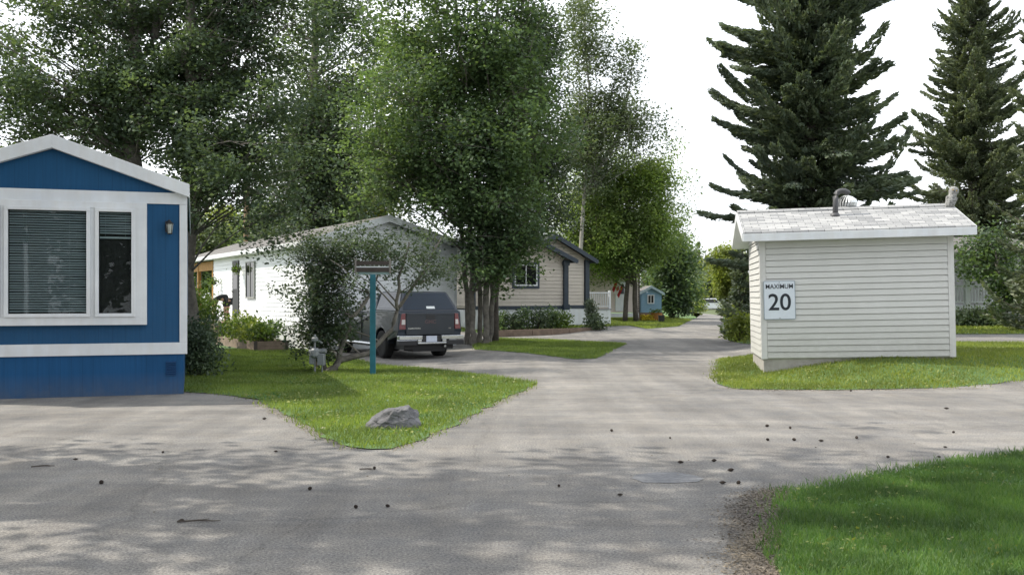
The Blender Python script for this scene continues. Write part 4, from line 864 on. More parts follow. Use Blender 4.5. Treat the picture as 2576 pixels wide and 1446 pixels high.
# owl figure
SM = Matrix.Translation(OS) @ Matrix.Rotation(aS, 4, 'Z') @ Matrix.Rotation(R_(-1.25), 4, 'Y')
ow = thing('owl_figure', 'mottled grey and white owl perched on the right end of the shed roof ridge', 'owl', SM @ Vector((WS+.26, 1.12, HW+.10+.33*1.42+.02)), R_(-12)); ow.rotation_euler = (0, R_(14), R_(-12))
M_OWL = mat('mottled_feathers', (.42, .42, .40), .9, (.10, .10, .10), 24, .4, 60)
MB().lathe([(.02, -.02), (.055, .0), (.085, .06), (.1, .15), (.095, .22), (.075, .27), (.085, .30), (.098, .35), (.09, .40), (.055, .44), (.01, .45)], n=18).build('body', M_OWL, ow, True)
MB().hexa([(-.05, .02, -.12), (.05, .02, -.12), (.05, .05, -.12), (-.05, .05, -.12), (-.06, .03, .05), (.06, .03, .05), (.06, .08, .05), (-.06, .08, .05)]).build('tail', M_OWL, ow, bevel=.01)
for s in (-1, 1):
    MB().hexa([(s*.06, -.05, .02), (s*.075, -.05, .02), (s*.075, .06, -.04), (s*.06, .06, -.04), (s*.085, -.05, .24), (s*.11, -.04, .24), (s*.11, .06, .22), (s*.085, .06, .22)]).build('wing', M_OWL, ow, bevel=.012)
    MB().lathe([(.001, -.012), (.018, 0), (.001, .012)], (s*.034, -.086, .36), 8).build('eye', mat('amber_eye', (.5, .3, .02), .3), ow)
    MB().tube([(s*.035, -.01, .0), (s*.035, -.02, -.06)], [.015, .02], 6).build('leg', M_OWL, ow)
MB().tube([(0, -.09, .345), (0, -.115, .315)], [.014, .003], 6).build('beak', M_BLACK, ow)

# ------------------------------------------------------------------ beige house
OE = Vector((-1.66, 42.0, .12)); be = thing('beige_house', 'beige sided mobile home with dark trim posts and white skirting', 'house', OE, aH)
we = on_wall((OE.x, OE.y), aH); WE, LE = 4.62, 15; band = 1.06-OE.z+.02
def house_box(x0, x1, y0, y1, ezz, pzz, tagn):
    xm = (x0+x1)/2; sl = (pzz-ezz)/(x1-x0)*2
    MB().box(x0+.01, x1-.01, y0+.01, y1, band, ezz-.02).build('wall', M_BEIGE, be)
    s = MB(); s.T = Matrix.Translation((0, y0, 0)); siding(s, x0+.1, x1-.1, band+.1, pzz-.04, .16, .02, top=(xm, pzz-.03, sl)); s.T = Matrix.Translation((x0, 0, 0)) @ LEFT(); siding(s, y0+.1, y1, band+.1, ezz-.02, .16, .02); s.build('siding', M_BEIGE, be)
    for sgn in (-1, 1):
        x1_ = xm+sgn*((x1-x0)/2+.42); z1 = ezz-sl*.42
        MB().hexa([(xm, y0-.4, pzz+.06), (x1_, y0-.4, z1+.06), (x1_, y1+.3, z1+.06), (xm, y1+.3, pzz+.06), (xm, y0-.4, pzz+.10), (x1_, y0-.4, z1+.10), (x1_, y1+.3, z1+.10), (xm, y1+.3, pzz+.10)]).build('roof', M_SHD, be)
        MB().hexa([(xm, y0-.43, pzz-.12), (x1_, y0-.43, z1-.1), (x1_, y0-.39, z1-.1), (xm, y0-.39, pzz-.12), (xm, y0-.43, pzz+.105), (x1_, y0-.43, z1+.105), (x1_, y0-.39, z1+.105), (xm, y0-.39, pzz+.105)]).build('fascia', M_DTRIM, be)
        MB().box(min(x1_, x1_+sgn*.08), max(x1_, x1_+sgn*.08), y0-.4, y1+.3, z1-.06, z1+.09).build('gutter', M_DTRIM, be)
    MB().box(x0-.02, x1+.02, y0-.04, y0-.001, band-.06, band+.1).build('band', M_DTRIM, be)
    MB().box(x0+.02, x1-.02, y0-.02, y1, -.3, band-.062).build('skirting', M_WHITE, be)
house_box(0, WE, 0, LE, 3.22, 4.22, 'main'); house_box(3.0, 6.75, 1.5, LE+1, 3.32, 4.26, 'wing')
b_ = MB(); b_.box(WE-.1, WE+.12, -.16, .06, band-.06, 3.1); b_.box(WE-.14, WE+.16, -.2, .1, 2.85, 3.05); b_.box(WE-.14, WE+.16, -.2, .1, band-.1, band+.16); b_.box(6.68, 6.9, 1.36, 1.56, band-.06, 3.18); b_.box(-.04, .1, -.05, .08, band+.1, 3.15); split_build(b_, 'corner_post', M_DTRIM, be)
x0, z1 = we(1296, 668); x1, z0 = we(1347, 716)
wf = wall_win(be, Matrix.Identity(4), x0, x1, z0-OE.z, z1-OE.z, M_WHITE, bars=1, fw=.06)
b_ = MB(); fw = .11; a0, a1, c0, c1 = x0-.062, x1+.062, z0-OE.z-.062, z1-OE.z+.062
b_.box(a0-fw, a1+fw, -.075, -.001, c1, c1+fw); b_.box(a0-fw, a1+fw, -.07, -.001, c0-fw, c0); b_.box(a0-fw, a0, -.07, -.001, c0, c1); b_.box(a1, a1+fw, -.07, -.001, c0, c1); b_.build('casing', M_DTRIM, be)
wall_win(be, LEFT(), 2.0, 2.5, 2.0, 2.8, M_DTRIM)
MB().tube([(4.75, 4, 4.2), (4.75, 4, 4.75)], .08, 10).build('chimney', M_WHITE, be)
BM_ = Matrix.Translation(OE) @ Matrix.Rotation(aH, 4, 'Z')
pk = thing('porch', 'white skirted porch with white railing at the right end of the beige house', 'porch', BM_ @ Vector((6.95, 1.9, 0)), aH)
MB().box(0, 1.55, 0, 3, -.25, .82).build('base', M_WHITE, pk)
MB().box(-.02, 1.6, -.03, 3.02, .822, .88).build('floor', mat('grey_boards', (.3, .3, .3), .7), pk)
r_ = MB(); r_.box(0.02, 1.55, .02, .07, 1.62, 1.68); r_.box(.02, 1.55, .02, .07, .96, 1.0)
for k in range(14): r_.box(.05+k*.11, .075+k*.11, .03, .06, 1.0, 1.62)
r_.box(1.47, 1.56, .0, .09, .88, 1.75); r_.build('railing', M_WHITE, pk)
# bed border and shrubs
bb = thing('garden_border', 'low timber border edging the shrub bed before the beige house', 'border', (0, 0, 0))
q0 = G(1240, 848); q1 = G(1520, 838)
m_ = MB(); d = Vector((q1[0]-q0[0], q1[1]-q0[1], 0)); n_ = 6; pn = Vector((-d.y, d.x, 0)).normalized()*.1
for k in range(n_):
    a = Vector((q0[0], q0[1], 0))+d*(k/n_); b = Vector((q0[0], q0[1], 0))+d*((k+.985)/n_)
    m_.hexa([a-Vector((0, 0, .05)), b-Vector((0, 0, .05)), b+pn-Vector((0, 0, .05)), a+pn-Vector((0, 0, .05)), a+Vector((0, 0, .26)), b+Vector((0, 0, .26)), b+pn+Vector((0, 0, .26)), a+pn+Vector((0, 0, .26))])
m_.build('timbers', M_WOOD, bb)
labs = ['bushy green plant at the left end of the bed by the beige house', 'dark shrub beside the plant at the left end of the bed', 'loose green shrub below the window of the beige house', 'tall feathery shrub in the middle of the beige house bed', 'dense green shrub left of the dark corner post', 'yellowish low shrub below the corner post of the beige house', 'small round shrub at the right end of the beige house bed']
for k, (px, hh_, m_) in enumerate([(1252, .75, LF_MID), (1286, .7, LF_SMALL), (1318, .85, LF_MID), (1352, .8, LF_SMALL), (1386, .85, LF_MID), (1412, .65, LF_BUSH), (1500, .45, LF_SMALL)]):
    D = 41.0+.9*(px-1240)/180; x = (px-CX)*D/F; shrub('shrub', labs[k], gz(x, D), .42, .4, hh_, 900, m_, 50+k, .1, 'shrubs in the bed of the beige house')
cn = (1486-CX)*43.6/F
shrub('dwarf_conifer', 'narrow grey-green dwarf conifer at the corner of the beige house', gz(cn, 43.4), .22, .2, 1.15, 1100, LF_SPR, 70, .1)

# ------------------------------------------------------------------ cream house, flag, blue playhouse and things near the birches
def simple_house(t, w, l, ezz, pzz, wallm, roofm, trimm, ov=.3, z0=0.0):
    xm = w/2; sl = (pzz-ezz)/xm
    MB().box(0.01, w-.01, .01, l, z0, ezz).build('wall', wallm, t)
    s = MB(); siding(s, .06, w-.06, z0+.02, pzz-.03, .15, .018, top=(xm, pzz-.02, sl)); s.T = LEFT(); siding(s, .06, l, z0+.02, ezz, .15, .018); s.build('siding', wallm, t)
    for sgn in (-1, 1):
        x1 = xm+sgn*(w/2+ov); z1 = ezz-sl*ov
        MB().hexa([(xm, -ov, pzz+.05), (x1, -ov, z1+.05), (x1, l+ov, z1+.05), (xm, l+ov, pzz+.05), (xm, -ov, pzz+.09), (x1, -ov, z1+.09), (x1, l+ov, z1+.09), (xm, l+ov, pzz+.09)]).build('roof', roofm, t)
        MB().hexa([(xm, -ov-.04, pzz-.08), (x1, -ov-.04, z1-.08), (x1, -ov, z1-.08), (xm, -ov, pzz-.08), (xm, -ov-.04, pzz+.1), (x1, -ov-.04, z1+.1), (x1, -ov, z1+.1), (xm, -ov, pzz+.1)]).build('fascia', trimm, t)
Dc = 64.0; xc = (1608-CX)*Dc/F
ch = thing('cream_house', 'cream mobile home half hidden behind the twin trunked birch', 'house', (xc-4.0*math.cos(R_(20)), Dc-4.0*math.sin(R_(20)), .25), R_(20))
simple_house(ch, 4.0, 14, 3.0, 3.75, M_CREAM, M_SHM, M_WHITE, .35, .3)
MB().box(.05, 3.95, -.03, 0, 0.0, .26).build('skirting', M_WHITE, ch)
b_ = MB().box(3.9, 4.03, -.03, .1, .3, 3.0).build('corner_board', M_BARKD, ch)
wc = on_wall((ch.location.x, ch.location.y), R_(20))
dx = wc(1562)[0]; do = MB().box(dx-.42, dx+.42, -.07, -.001, .4, 2.35).build('door', M_WHITE, ch); MB().box(dx-.2, dx+.2, -.08, -.072, 1.5, 2.1).build('pane', M_DGLASS, do)
a_ = MB()
for k in range(9):
    a0, a1 = math.pi*k/9, math.pi*(k+1)/9; q = lambda a, r: (dx+r*math.cos(a), 2.35+r*math.sin(a)*1.0)
    a_.prism([q(a0, .62), q(a1, .62), q(a1, .5), q(a0, .5)], -.5, -.02)
a_.build('arched_awning', M_BARKD, ch)
fx = (1533-CX)*62.0/F
fl = thing('flag', 'red and white maple leaf flag on an angled staff by the cream house', 'flag', (fx, 62.0, 1.75), 0)
MB().tube([(-.15, 0, 0), (.45, 0, .95)], .02, 6).build('staff', M_WHITE, fl)
M_FR = mat('flag_red', (.5, .02, .03), .7); M_FW = mat('flag_white', (.75, .72, .74), .7)
def fpt(u, v):  # cloth hanging from the staff
    return (.42-.55*v*.45+u*.42, .05*math.sin(u*7+v*3), .88-.62*v-u*.55-.05*math.sin(u*6))
for nm, u0, u1, m_ in (('red_band', 0, .25, M_FR), ('white_band', .25, .75, M_FW), ('red_band', .75, 1, M_FR)):
    b_ = MB()
    for i in range(4):
        for j in range(6):
            ua, ub = u0+(u1-u0)*i/4, u0+(u1-u0)*(i+1)/4; b_.poly([fpt(ua, j/6), fpt(ub, j/6), fpt(ub, (j+1)/6), fpt(ua, (j+1)/6)])
    b_.build(nm, m_, fl)
leafp = [(0, .30), (.05, .2), (.11, .23), (.10, .08), (.17, .14), (.24, .10), (.20, .02), (.13, -.06), (.13, -.12), (.02, -.1), (.02, -.22)]
leafp = leafp+[(-x, y) for x, y in leafp[::-1]]
b_ = MB(); b_.poly([tuple(Vector(fpt(.5+x*.8, .5-y*1.1))+Vector((0, -.012, 0))) for x, y in leafp]); b_.build('maple_leaf', M_FR, fl)
Dp = 66.0; px0 = (1611-CX)*Dp/F; sp_ = F/Dp
ph = thing('playhouse', 'small light blue gabled playhouse with a white window, right of the birch', 'playhouse', (px0, Dp, .5), R_(4))
simple_house(ph, 1.45, 1.8, 1.32, 1.72, mat('sky_blue_siding', (.2, .34, .46), .6, (.17, .3, .41), 3), M_SHM, mat('pale_blue_trim', (.4, .5, .56), .5), .16)
wall_win(ph, Matrix.Identity(4), .52, .88, .65, 1.15, M_WHITE)
MB().box(.0, 1.5, .0, 1.8, -.5, -.002).build('base', M_WOOD, ph)
fb = thing('flower_box', 'brown planter box with yellow flowers in front of the blue playhouse', 'planter', ((1612-CX)*63/F, 63.0, .02), R_(3))
MB().box(0, 1.5, .0, .45, 0, .42).build('box', mat('red_brown_wood', (.22, .09, .05), .8), fb)
rg = np.random.default_rng(8); P = np.c_[rg.uniform(-.02, 1.0, 500), rg.uniform(-.35, .2, 500), rg.uniform(.05, .40, 500)]
quads('flowers', diamonds(P, rg.normal(size=P.shape), np.full(500, .1), np.full(500, .09), rg), leaf_mat('yellow_petals', (.5, .42, .03), (.65, .55, .08), .8, 1, .2), fb)
ob = thing('orange_planter', 'orange-brown wooden tub beside the yellow flowers', 'planter', ((1652-CX)*63/F, 63.0, .02), 0)
MB().lathe([(.28, 0), (.36, .5), (.37, .52), (.32, .52), (.3, .4)], n=14).build('tub', mat('orange_wood', (.35, .15, .04), .8), ob)
P = np.c_[rg.normal(0, .2, (160, 2)), rg.uniform(.45, .75, 160)]; quads('leaves', diamonds(P, rg.normal(size=P.shape), np.full(160, .12), np.full(160, .08), rg), LF_BUSH, ob)
x_, y_ = G(1664, 811); MB_ = MB().box(-.17, .17, -.17, .17, 0, .36).box(-.19, .19, -.19, .19, .362, .40).build('black_bin', M_BLACK, None, bevel=.01); MB_.location = (x_, y_, hgt(x_, y_)+.03); tag(MB_, 'small black box standing on the grass right of the birch trunks', 'box')
# far end of the lane
fh = thing('white_trailer', 'white trailer home with a dark window at the far end of the lane', 'house', ((1752-CX)*112/F, 112.0, 0), R_(0))
simple_house(fh, 7.0, 4, 2.2, 2.5, M_WVINYL, M_SHM, M_WHITE, .2)
wall_win(fh, Matrix.Identity(4), 1.6, 2.6, 1.1, 1.9, M_BLACK); wall_win(fh, Matrix.Identity(4), 4.2, 4.9, 1.1, 1.8, M_BLACK)
fc = thing('parked_car', 'distant white car parked near the yellow bush at the end of the lane', 'car', ((1733-CX)*100/F, 100.0, .0), 0)
MB().prism([(0, .35), (0, .75), (.3, .85), (.7, .9), (1.1, 1.35), (2.6, 1.38), (3.1, .92), (3.9, .85), (4.1, .6), (4.05, .35)], -.85, .85).build('body', M_WHITE, fc, bevel=.06)
MB().prism([(.85, .93), (1.17, 1.3), (2.5, 1.32), (2.85, .95)], -.87, -.851).build('side_window', M_DGLASS, fc)
for xx in (.8, 3.25):
    for yy in (-.8, .65): MB().tube([(xx, yy, .32), (xx, yy+.15, .32)], .32, 14).build('wheel', M_TYRE, fc)
# right-hand house with porch
Dr = 39.0; rx0 = (2400-CX)*Dr/F
rh = thing('porch_house', 'house with white railed porch behind the shed at the right edge', 'house', (rx0-2.2, Dr, .33), R_(4))
zf = 1.27-.33-.45+.42
MB().box(0, 8.0, 2.2, 8, 0, 3.1).build('wall', mat('grey_siding', (.28, .28, .28), .7, (.2, .2, .2), 4), rh)
for ya, yb in ((1.9, 5.1), (8.3, 5.1)):
    MB().hexa([(-.3, ya, 3.03), (8.3, ya, 3.03), (8.3, yb, 3.85), (-.3, yb, 3.85), (-.3, ya, 3.12), (8.3, ya, 3.12), (8.3, yb, 3.94), (-.3, yb, 3.94)]).build('roof', M_SHM, rh)
gp = MB()
for xx in (.02, 7.98): gp.poly([(xx, 2.2, 3.1), (xx, 8.0, 3.1), (xx, 5.1, 3.84)])
split_build(gp, 'gable', M_WVINYL, rh)
MB().box(-.1, 3.1, -.05, 2.3, 2.2, 2.36).build('porch_beam', M_WHITE, rh)
MB().box(0, 3.6, .0, 2.2, zf-.15, zf).build('porch_floor', M_WHITE, rh)
r_ = MB(); r_.box(0, 5.0, .02, .08, zf+.72, zf+.8); r_.box(0, 5.0, .02, .08, zf+.1, zf+.16)
for k in range(42): r_.box(.04+k*.12, .075+k*.12, .03, .07, zf+.16, zf+.72)
r_.build('railing', M_WHITE, rh)
for xx in (.4, 2.85): MB().box(xx-.1, xx+.1, -.02, .18, zf, 2.199).build('porch_post', M_WHITE, rh)
MB().box(2.2, 2.9, 2.15, 2.199, zf, 2.2).build('door', M_DGLASS, rh)
MB().box(1.2, 2.0, 2.15, 2.199, zf+.3, 2.1).build('window', M_DGLASS, rh)
st = MB()
for k in range(3): st.box(3.62+k*.3, 3.92+k*.3, .1, 1.3, 0, zf-.15-k*.2)
st.build('steps', M_CONC, rh)
for k, (px, rr) in enumerate([(2422, .6), (2450, .7), (2482, .65)]):
    shrub('shrub', ['dark low shrub just right of the shed', 'bushy shrub in the middle below the white porch railing', 'green shrub at the foot of the porch steps'][k], gz((px-CX)*37.6/F, 37.6), rr, .5, .5, 1100, LF_SMALL if k < 2 else LF_MID, 80+k, .11, 'shrubs below the porch')

# ------------------------------------------------------------------ trees
def gb(px, D): x = (px-CX)*D/F; return (x, D, hgt(x, D))
# two poplars behind the blue house
D = 28.6
broadleaf('poplar_tree', 'tall leaning poplar with forked trunk above the blue house roof', gb(330, D), [[(*gb(330, D), .3)]+TR((335, 420, D, .25), (345, 170, D, .21), (330, -60, D, .16), (310, -300, D, .06)), TR((345, 190, D, .16), (395, 60, D, .12), (430, -90, D, .07))],
          [E(110, 120, D+.5, 320, 260, 2.6, 38), E(400, -130, D+.5, 380, 220, 2.8, 26), E(380, 290, D+.2, 170, 140, 1.8, 20), E(60, 300, D+.5, 250, 160, 2.4, 14)], LF_DARK, M_BARK, 101, 104, .115, .28, 7, limb_r=.035)
D = 28.0
broadleaf('poplar_tree', 'poplar with a straight pale trunk rising at the right corner of the blue house', gb(474, D), [[(*gb(474, D), .24)]+TR((474, 500, D, .2), (470, 250, D, .18), (478, 60, D, .15), (470, -250, D, .06))],
          [E(555, 320, D, 150, 130, 1.9, 22), E(570, 120, D+.4, 190, 150, 2.2, 26), E(640, -60, D, 240, 140, 2.4, 18), E(585, 430, D-2, 100, 75, 1.1, 9), E(690, 400, D-1.2, 80, 150, 1.2, 12), E(500, 410, D-.6, 60, 80, 1.1, 7)], LF_DARK, M_BARK, 102, 92, .115, .26, 7, limb_r=.035)
# trees over and behind the white house
D = 47
broadleaf('poplar_tree', 'dark leafy poplar behind the white house roof', gb(800, D), [[(*gb(800, D), .34)]+TR((800, 480, D, .28), (790, 200, D, .2), (800, -200, D, .06))],
          [E(800, 180, D, 170, 260, 4, 60), E(860, 420, D, 190, 170, 4, 48), E(740, 520, D-1, 110, 120, 2.5, 18)], LF_DARK, M_BARK, 103, 64, .16, .5, 8)
D = 56
broadleaf('maple_tree', 'sunlit light green tree in the gap above the white house', gb(960, D), [[(*gb(960, D), .3)]+TR((960, 520, D, .22), (960, 200, D, .08))],
          [E(900, 470, D, 130, 130, 3, 26), E(1000, 300, D, 140, 260, 3.5, 36), E(840, 560, D, 150, 80, 3, 18)], LF_YEL, M_BARK, 104, 64, .17, .6, 7)
for k, (px, py, rx, ry, D, m_, lab) in enumerate([(500, 610, 75, 75, 62, LF_PALE, 'pale green tree far behind the white house porch'), (570, 580, 60, 70, 66, LF_YEL, 'light green tree beside the wooden utility pole'), (660, 580, 70, 80, 60, LF_MID, 'green tree right of the wooden utility pole')]):
    broadleaf('broadleaf_tree', lab, gb(px, D), [[(*gb(px, D), .2)]+TR((px, py+ry*.6, D, .15), (px, py-ry*.6, D, .04))], [E(px, py, D, rx, ry, rx*D/F, 26)], m_, M_BARK, 110+k, 44, .2, .5, 6, group='trees far behind the white house')
# multi-stemmed poplar clump in the centre
D = 33.2; b0 = gb(1205, D)
tk = []
for k, (px, r, top, lean) in enumerate([(1177, .09, 1100, .5), (1191, .10, 1150, -.3), (1206, .085, 1200, .3), (1221, .105, 1250, -.4), (1234, .09, 1310, .4)]):
    x, y, z = gb(px, D+lean)
    tk.append([(x, y, z-.1, r*1.25)]+TR((px, 830, D+lean, r), (px+(top-px)*.1, 650, D+lean, r*.9), (px+(top-px)*.45, 350, D+lean*1.6, r*.75), (top, 50, D+lean*2, r*.5), (top+(top-1205)*.4, -220, D+lean*2, .03)))
broadleaf('poplar_tree', 'big many-stemmed poplar clump standing left of the beige house', b0, tk,
          [E(1150, 60, D, 250, 220, 3.4, 70), E(1000, 270, D-.5, 140, 190, 2.6, 34), E(1290, 280, D, 130, 220, 2.8, 44), E(1140, 390, D-1.2, 170, 130, 2.2, 38), E(1280, 540, D-1, 100, 100, 1.8, 24), E(1020, 440, D-1, 110, 55, 1.5, 9), E(1180, -180, D, 220, 130, 3.4, 22), E(1245, 640, D-1.3, 70, 50, 1.1, 10)],
          LF_MID, M_BARK, 120, 62, .13, .31, 8)
broadleaf('broadleaf_tree', 'dark green tree tucked behind the centre poplar clump', gb(1244, 34.4), [[(*gb(1244, 34.4), .15)]+TR((1250, 640, 34.6, .12), (1310, 350, 36, .09), (1330, 0, 37, .03))],
          [E(1350, 250, 36.5, 80, 260, 1.5, 46), E(1365, 470, 36.5, 75, 130, 1.4, 26)], LF_SMALL, M_BARKD, 121, 90, .11, .40, 7)
# airy poplar and birch behind the beige house
D = 58
broadleaf('poplar_tree', 'tall airy pale poplar with sky showing through its crown', gb(1450, D), [[(*gb(1450, D), .16)]+TR((1465, 560, D, .11), (1490, 300, D, .07), (1470, 80, D, .03)), TR((1475, 480, D, .12), (1560, 330, D, .1), (1590, 190, D, .03))],
          [E(1465, 150, D, 65, 190, 2, 36), E(1555, 200, D, 70, 120, 1.6, 15), E(1590, 330, D, 95, 80, 2, 22), E(1475, 370, D, 85, 140, 2.4, 40), E(1660, 330, D, 40, 40, 1, 4)], LF_PALE, M_BARKL, 130, 40, .16, .45, 7)
D = 61
broadleaf('birch_tree', 'yellow-green birch with two dark trunks, right of the beige house', gb(1586, D), [[(*gb(1572, D), .16)]+TR((1580, 700, D, .13), (1588, 560, D, .11), (1560, 420, D, .05)), [(*gb(1600, D), .17)]+TR((1594, 690, D, .14), (1600, 560, D, .11), (1640, 440, D, .05))],
          [E(1440, 530, D, 75, 120, 2.6, 42), E(1495, 560, D, 85, 110, 3, 38), E(1590, 520, D, 110, 130, 3.2, 52), E(1670, 575, D, 65, 90, 2.4, 26), E(1550, 630, D, 110, 34, 2.4, 12), E(1500, 420, D, 70, 70, 2, 14), E(1640, 450, D, 70, 80, 2, 16)], LF_BIRCH, M_BARKD, 131, 70, .15, .48, 7, droop=.5)
D = 70
broadleaf('broadleaf_tree', 'deep green tree just behind the blue playhouse', gb(1690, D), [[(*gb(1690, D), .2)]+TR((1690, 700, D, .15), (1685, 600, D, .05))], [E(1690, 690, D, 55, 90, 2, 34)], LF_MID, M_BARKD, 132, 46, .24, .6, 7)
shrub('shrub', 'dark bush beside the blue playhouse', gz((1704-CX)*70/F, 70), .8, .8, 2.1, 2600, LF_SMALL, 133, .2)
shrub('shrub', 'rounded yellow bush at the far end of the lane', gz((1742-CX)*80/F, 80), .9, .9, 2.3, 2600, LF_YEL, 134, .2)
# small crooked tree on the left lawn
D = 21.2; bS = gb(815, 20.9)
broadleaf('crooked_tree', 'small crooked dark-leaved tree leaning over the left lawn in front of the truck', bS,
          [[(bS[0], bS[1], bS[2]-.05, .085)]+TR((862, 905, 21, .07), (925, 888, 21.2, .055), (985, 830, 21.4, .045), (1005, 770, 21.5, .038), (1060, 690, 21.6, .028), (1110, 600, 21.7, .014)),
           TR((850, 912, 21, .06), (866, 860, 21.1, .055), (885, 800, 21.1, .045), (935, 740, 21.3, .03), (960, 660, 21.3, .015)),
           TR((1000, 780, 21.5, .04), (1003, 700, 21.4, .03), (1030, 610, 21.4, .015)),
           [(bS[0]+.02, bS[1]+.1, bS[2], .05)]+TR((800, 850, 21.3, .045), (792, 760, 21.4, .04), (815, 650, 21.4, .02))],
          [E(820, 680, D, 65, 95, .6, 20), E(880, 620, D, 45, 35, .5, 5), E(795, 800, D, 40, 85, .35, 13), E(960, 640, D, 40, 35, .4, 4), E(1080, 620, 21.8, 70, 40, .5, 5), E(825, 850, D, 30, 40, .3, 4), E(1100, 690, 21.8, 50, 30, .4, 2), E(740, 600, D, 45, 50, .5, 6)],
          LF_SMALL, M_BARK, 140, 66, .062, .15, 7, limb_r=.025)
# spruces
def prof1(z): return (max(.15, 2.95*(1-((z-5.2)/16.5)**2)**.9) if z > 5.2 else 2.2+.75*(z/5.2))*(1+.13*math.sin(z*2.9)+.08*math.sin(z*5.3+1))
spruce('spruce_tree', 'huge dark spruce with upturned branch tips behind the shed', gb(2035, 31.5), 20.5, prof1, 1.2, 201, LF_SPR, 215, .33, 10, extra=[(4.4, R_(8), 3.5), (4.9, R_(2), 3.4), (5.5, R_(-4), 3.1), (2.2, R_(-15), 3.2), (2.6, R_(5), 2.9), (4.2, R_(176), 3.5), (2.9, R_(183), 3.3), (6.6, R_(180), 3.1), (7.2, R_(5), 2.9)])
def prof2(z): return max(.12, 3.1*(1-(max(z, 3)-3)/12.6)**.85)*(1+.12*math.sin(z*3.1)+.08*math.sin(z*6.1))
spruce('spruce_tree', 'narrower spruce at the right edge with its top just above the frame', gb(2445, 48.5), 18.9, lambda z: 1.31*prof2(z/1.31), 2.6, 202, LF_SPR2, 150, .32, 10)
spruce('spruce_tree', 'tall shaded spruce cut off by the right edge of the photo', gb(2668, 33), 15.0, lambda z: max(.12, 2.4*(1-z/15.5)**.7), .5, 203, LF_SPR2, 110, .36, 8)
spruce('spruce_tree', 'small dark spruce left of the shed wall beside the lane', gb(1868, 38), 3.6, lambda z: max(.1, 1.25*(1-z/3.8)), .25, 204, LF_SPR, 70, .25, 8)
broadleaf('broadleaf_tree', 'yellow-green young tree between the lane and the big spruce', gb(1835, 47), [[(*gb(1835, 47), .13)]+TR((1835, 720, 47, .1), (1835, 640, 47, .03))], [E(1840, 655, 47, 42, 50, .8, 20), E(1862, 725, 47, 42, 45, .8, 16), E(1818, 715, 47, 16, 50, .4, 8)], LF_YEL, M_BARK, 210, 60, .13, .26, 6)
shrub('shrub', 'golden low shrub at the foot of the small spruce by the lane', gz((1862-CX)*34.5/F, 34.5), .45, .45, .75, 900, LF_YEL, 211, .13)
broadleaf('broadleaf_tree', 'green leafy tree above the white porch at the right', gb(2528, 37), [[(*gb(2528, 37), .09)]+TR((2525, 740, 37, .07), (2505, 640, 37, .03))], [E(2505, 625, 38.4, 44, 36, .8, 13), E(2432, 648, 38.7, 32, 26, .5, 6), E(2550, 715, 37, 22, 60, .5, 11)], LF_MID, M_BARK, 212, 44, .14, .36, 6)
# the far wood
rgf = np.random.default_rng(77)
fars = [(1695, 640, 128, 0), (1715, 625, 135, 1), (1735, 640, 120, 0), (1757, 622, 140, 1), (1775, 660, 118, 0), (1800, 655, 125, 0), (1668, 640, 130, 0), (1640, 650, 135, 0), (1830, 640, 130, 0), (1775, 690, 108, 2), (1795, 705, 105, 2)]
flab = ['hazy grey-green tree in the far wood, leftmost beyond the lane', 'slim hazy spruce left of the lane vanishing point', 'hazy round tree over the yellow bush', 'pointed distant spruce, the tallest in the gap of sky', 'hazy tree at the very end of the lane', 'pale tree right of the lane end', 'hazy tree behind the birch crown', 'distant tree behind the cream house', 'distant tree behind the yellow-green young tree', 'pale thin-trunked tree at the end of the lane', 'bright green small tree right of the far trailer']
for k, (px, py, D, kd) in enumerate(fars):
    top = CH-(py-HY)*D/F
    if kd == 1: spruce('spruce_tree', flab[k], gb(px, D), top+1, lambda z, t=top: max(.2, 1.7*(1-z/(t+1.2))), .6, 300+k, LF_FAR, 14, .5, 6, 'far wood at the lane end', 2.2)
    else:
        r = (32 if kd == 0 else 20)
        broadleaf('broadleaf_tree', flab[k], gb(px, D), [[(*gb(px, D), .2)]+TR((px, (py+HY)/2+10, D, .15), (px, py+15, D, .04))], [E(px, py+(HY-py)*.45, D, r, (HY-py)*.5, 1.6, 16)], LF_FAR if kd == 0 else LF_PALE, M_BARKL, 300+k, 30, .4, .8, 6, group='far wood at the lane end')
for k in range(34):   # backdrop trees beyond the houses, left and right
    px = -500+k*50 if k < 30 else 2050+(k-30)*190
    D = rgf.uniform(85, 105); h = rgf.uniform(6, 9.5); x = (px-CX)*D/F
    if 1600 < px < 1900: continue
    if not (420 < px < 720 or 1380 < px < 1600 or 2350 < px < 2560): continue
    broadleaf('broadleaf_tree', 'distant green tree glimpsed between the houses and trunks', (x, D, 0), [[(x, D, 0, .25), (x, D, h*.5, .18), (x, D, h*.9, .04)]], [(x, D, h*.6, 2.6, 2.2, h*.42, 20)], LF_MID if k % 2 else LF_BIRCH, M_BARK, 400+k, 26, .42, .85, 6, group='trees in the far background')
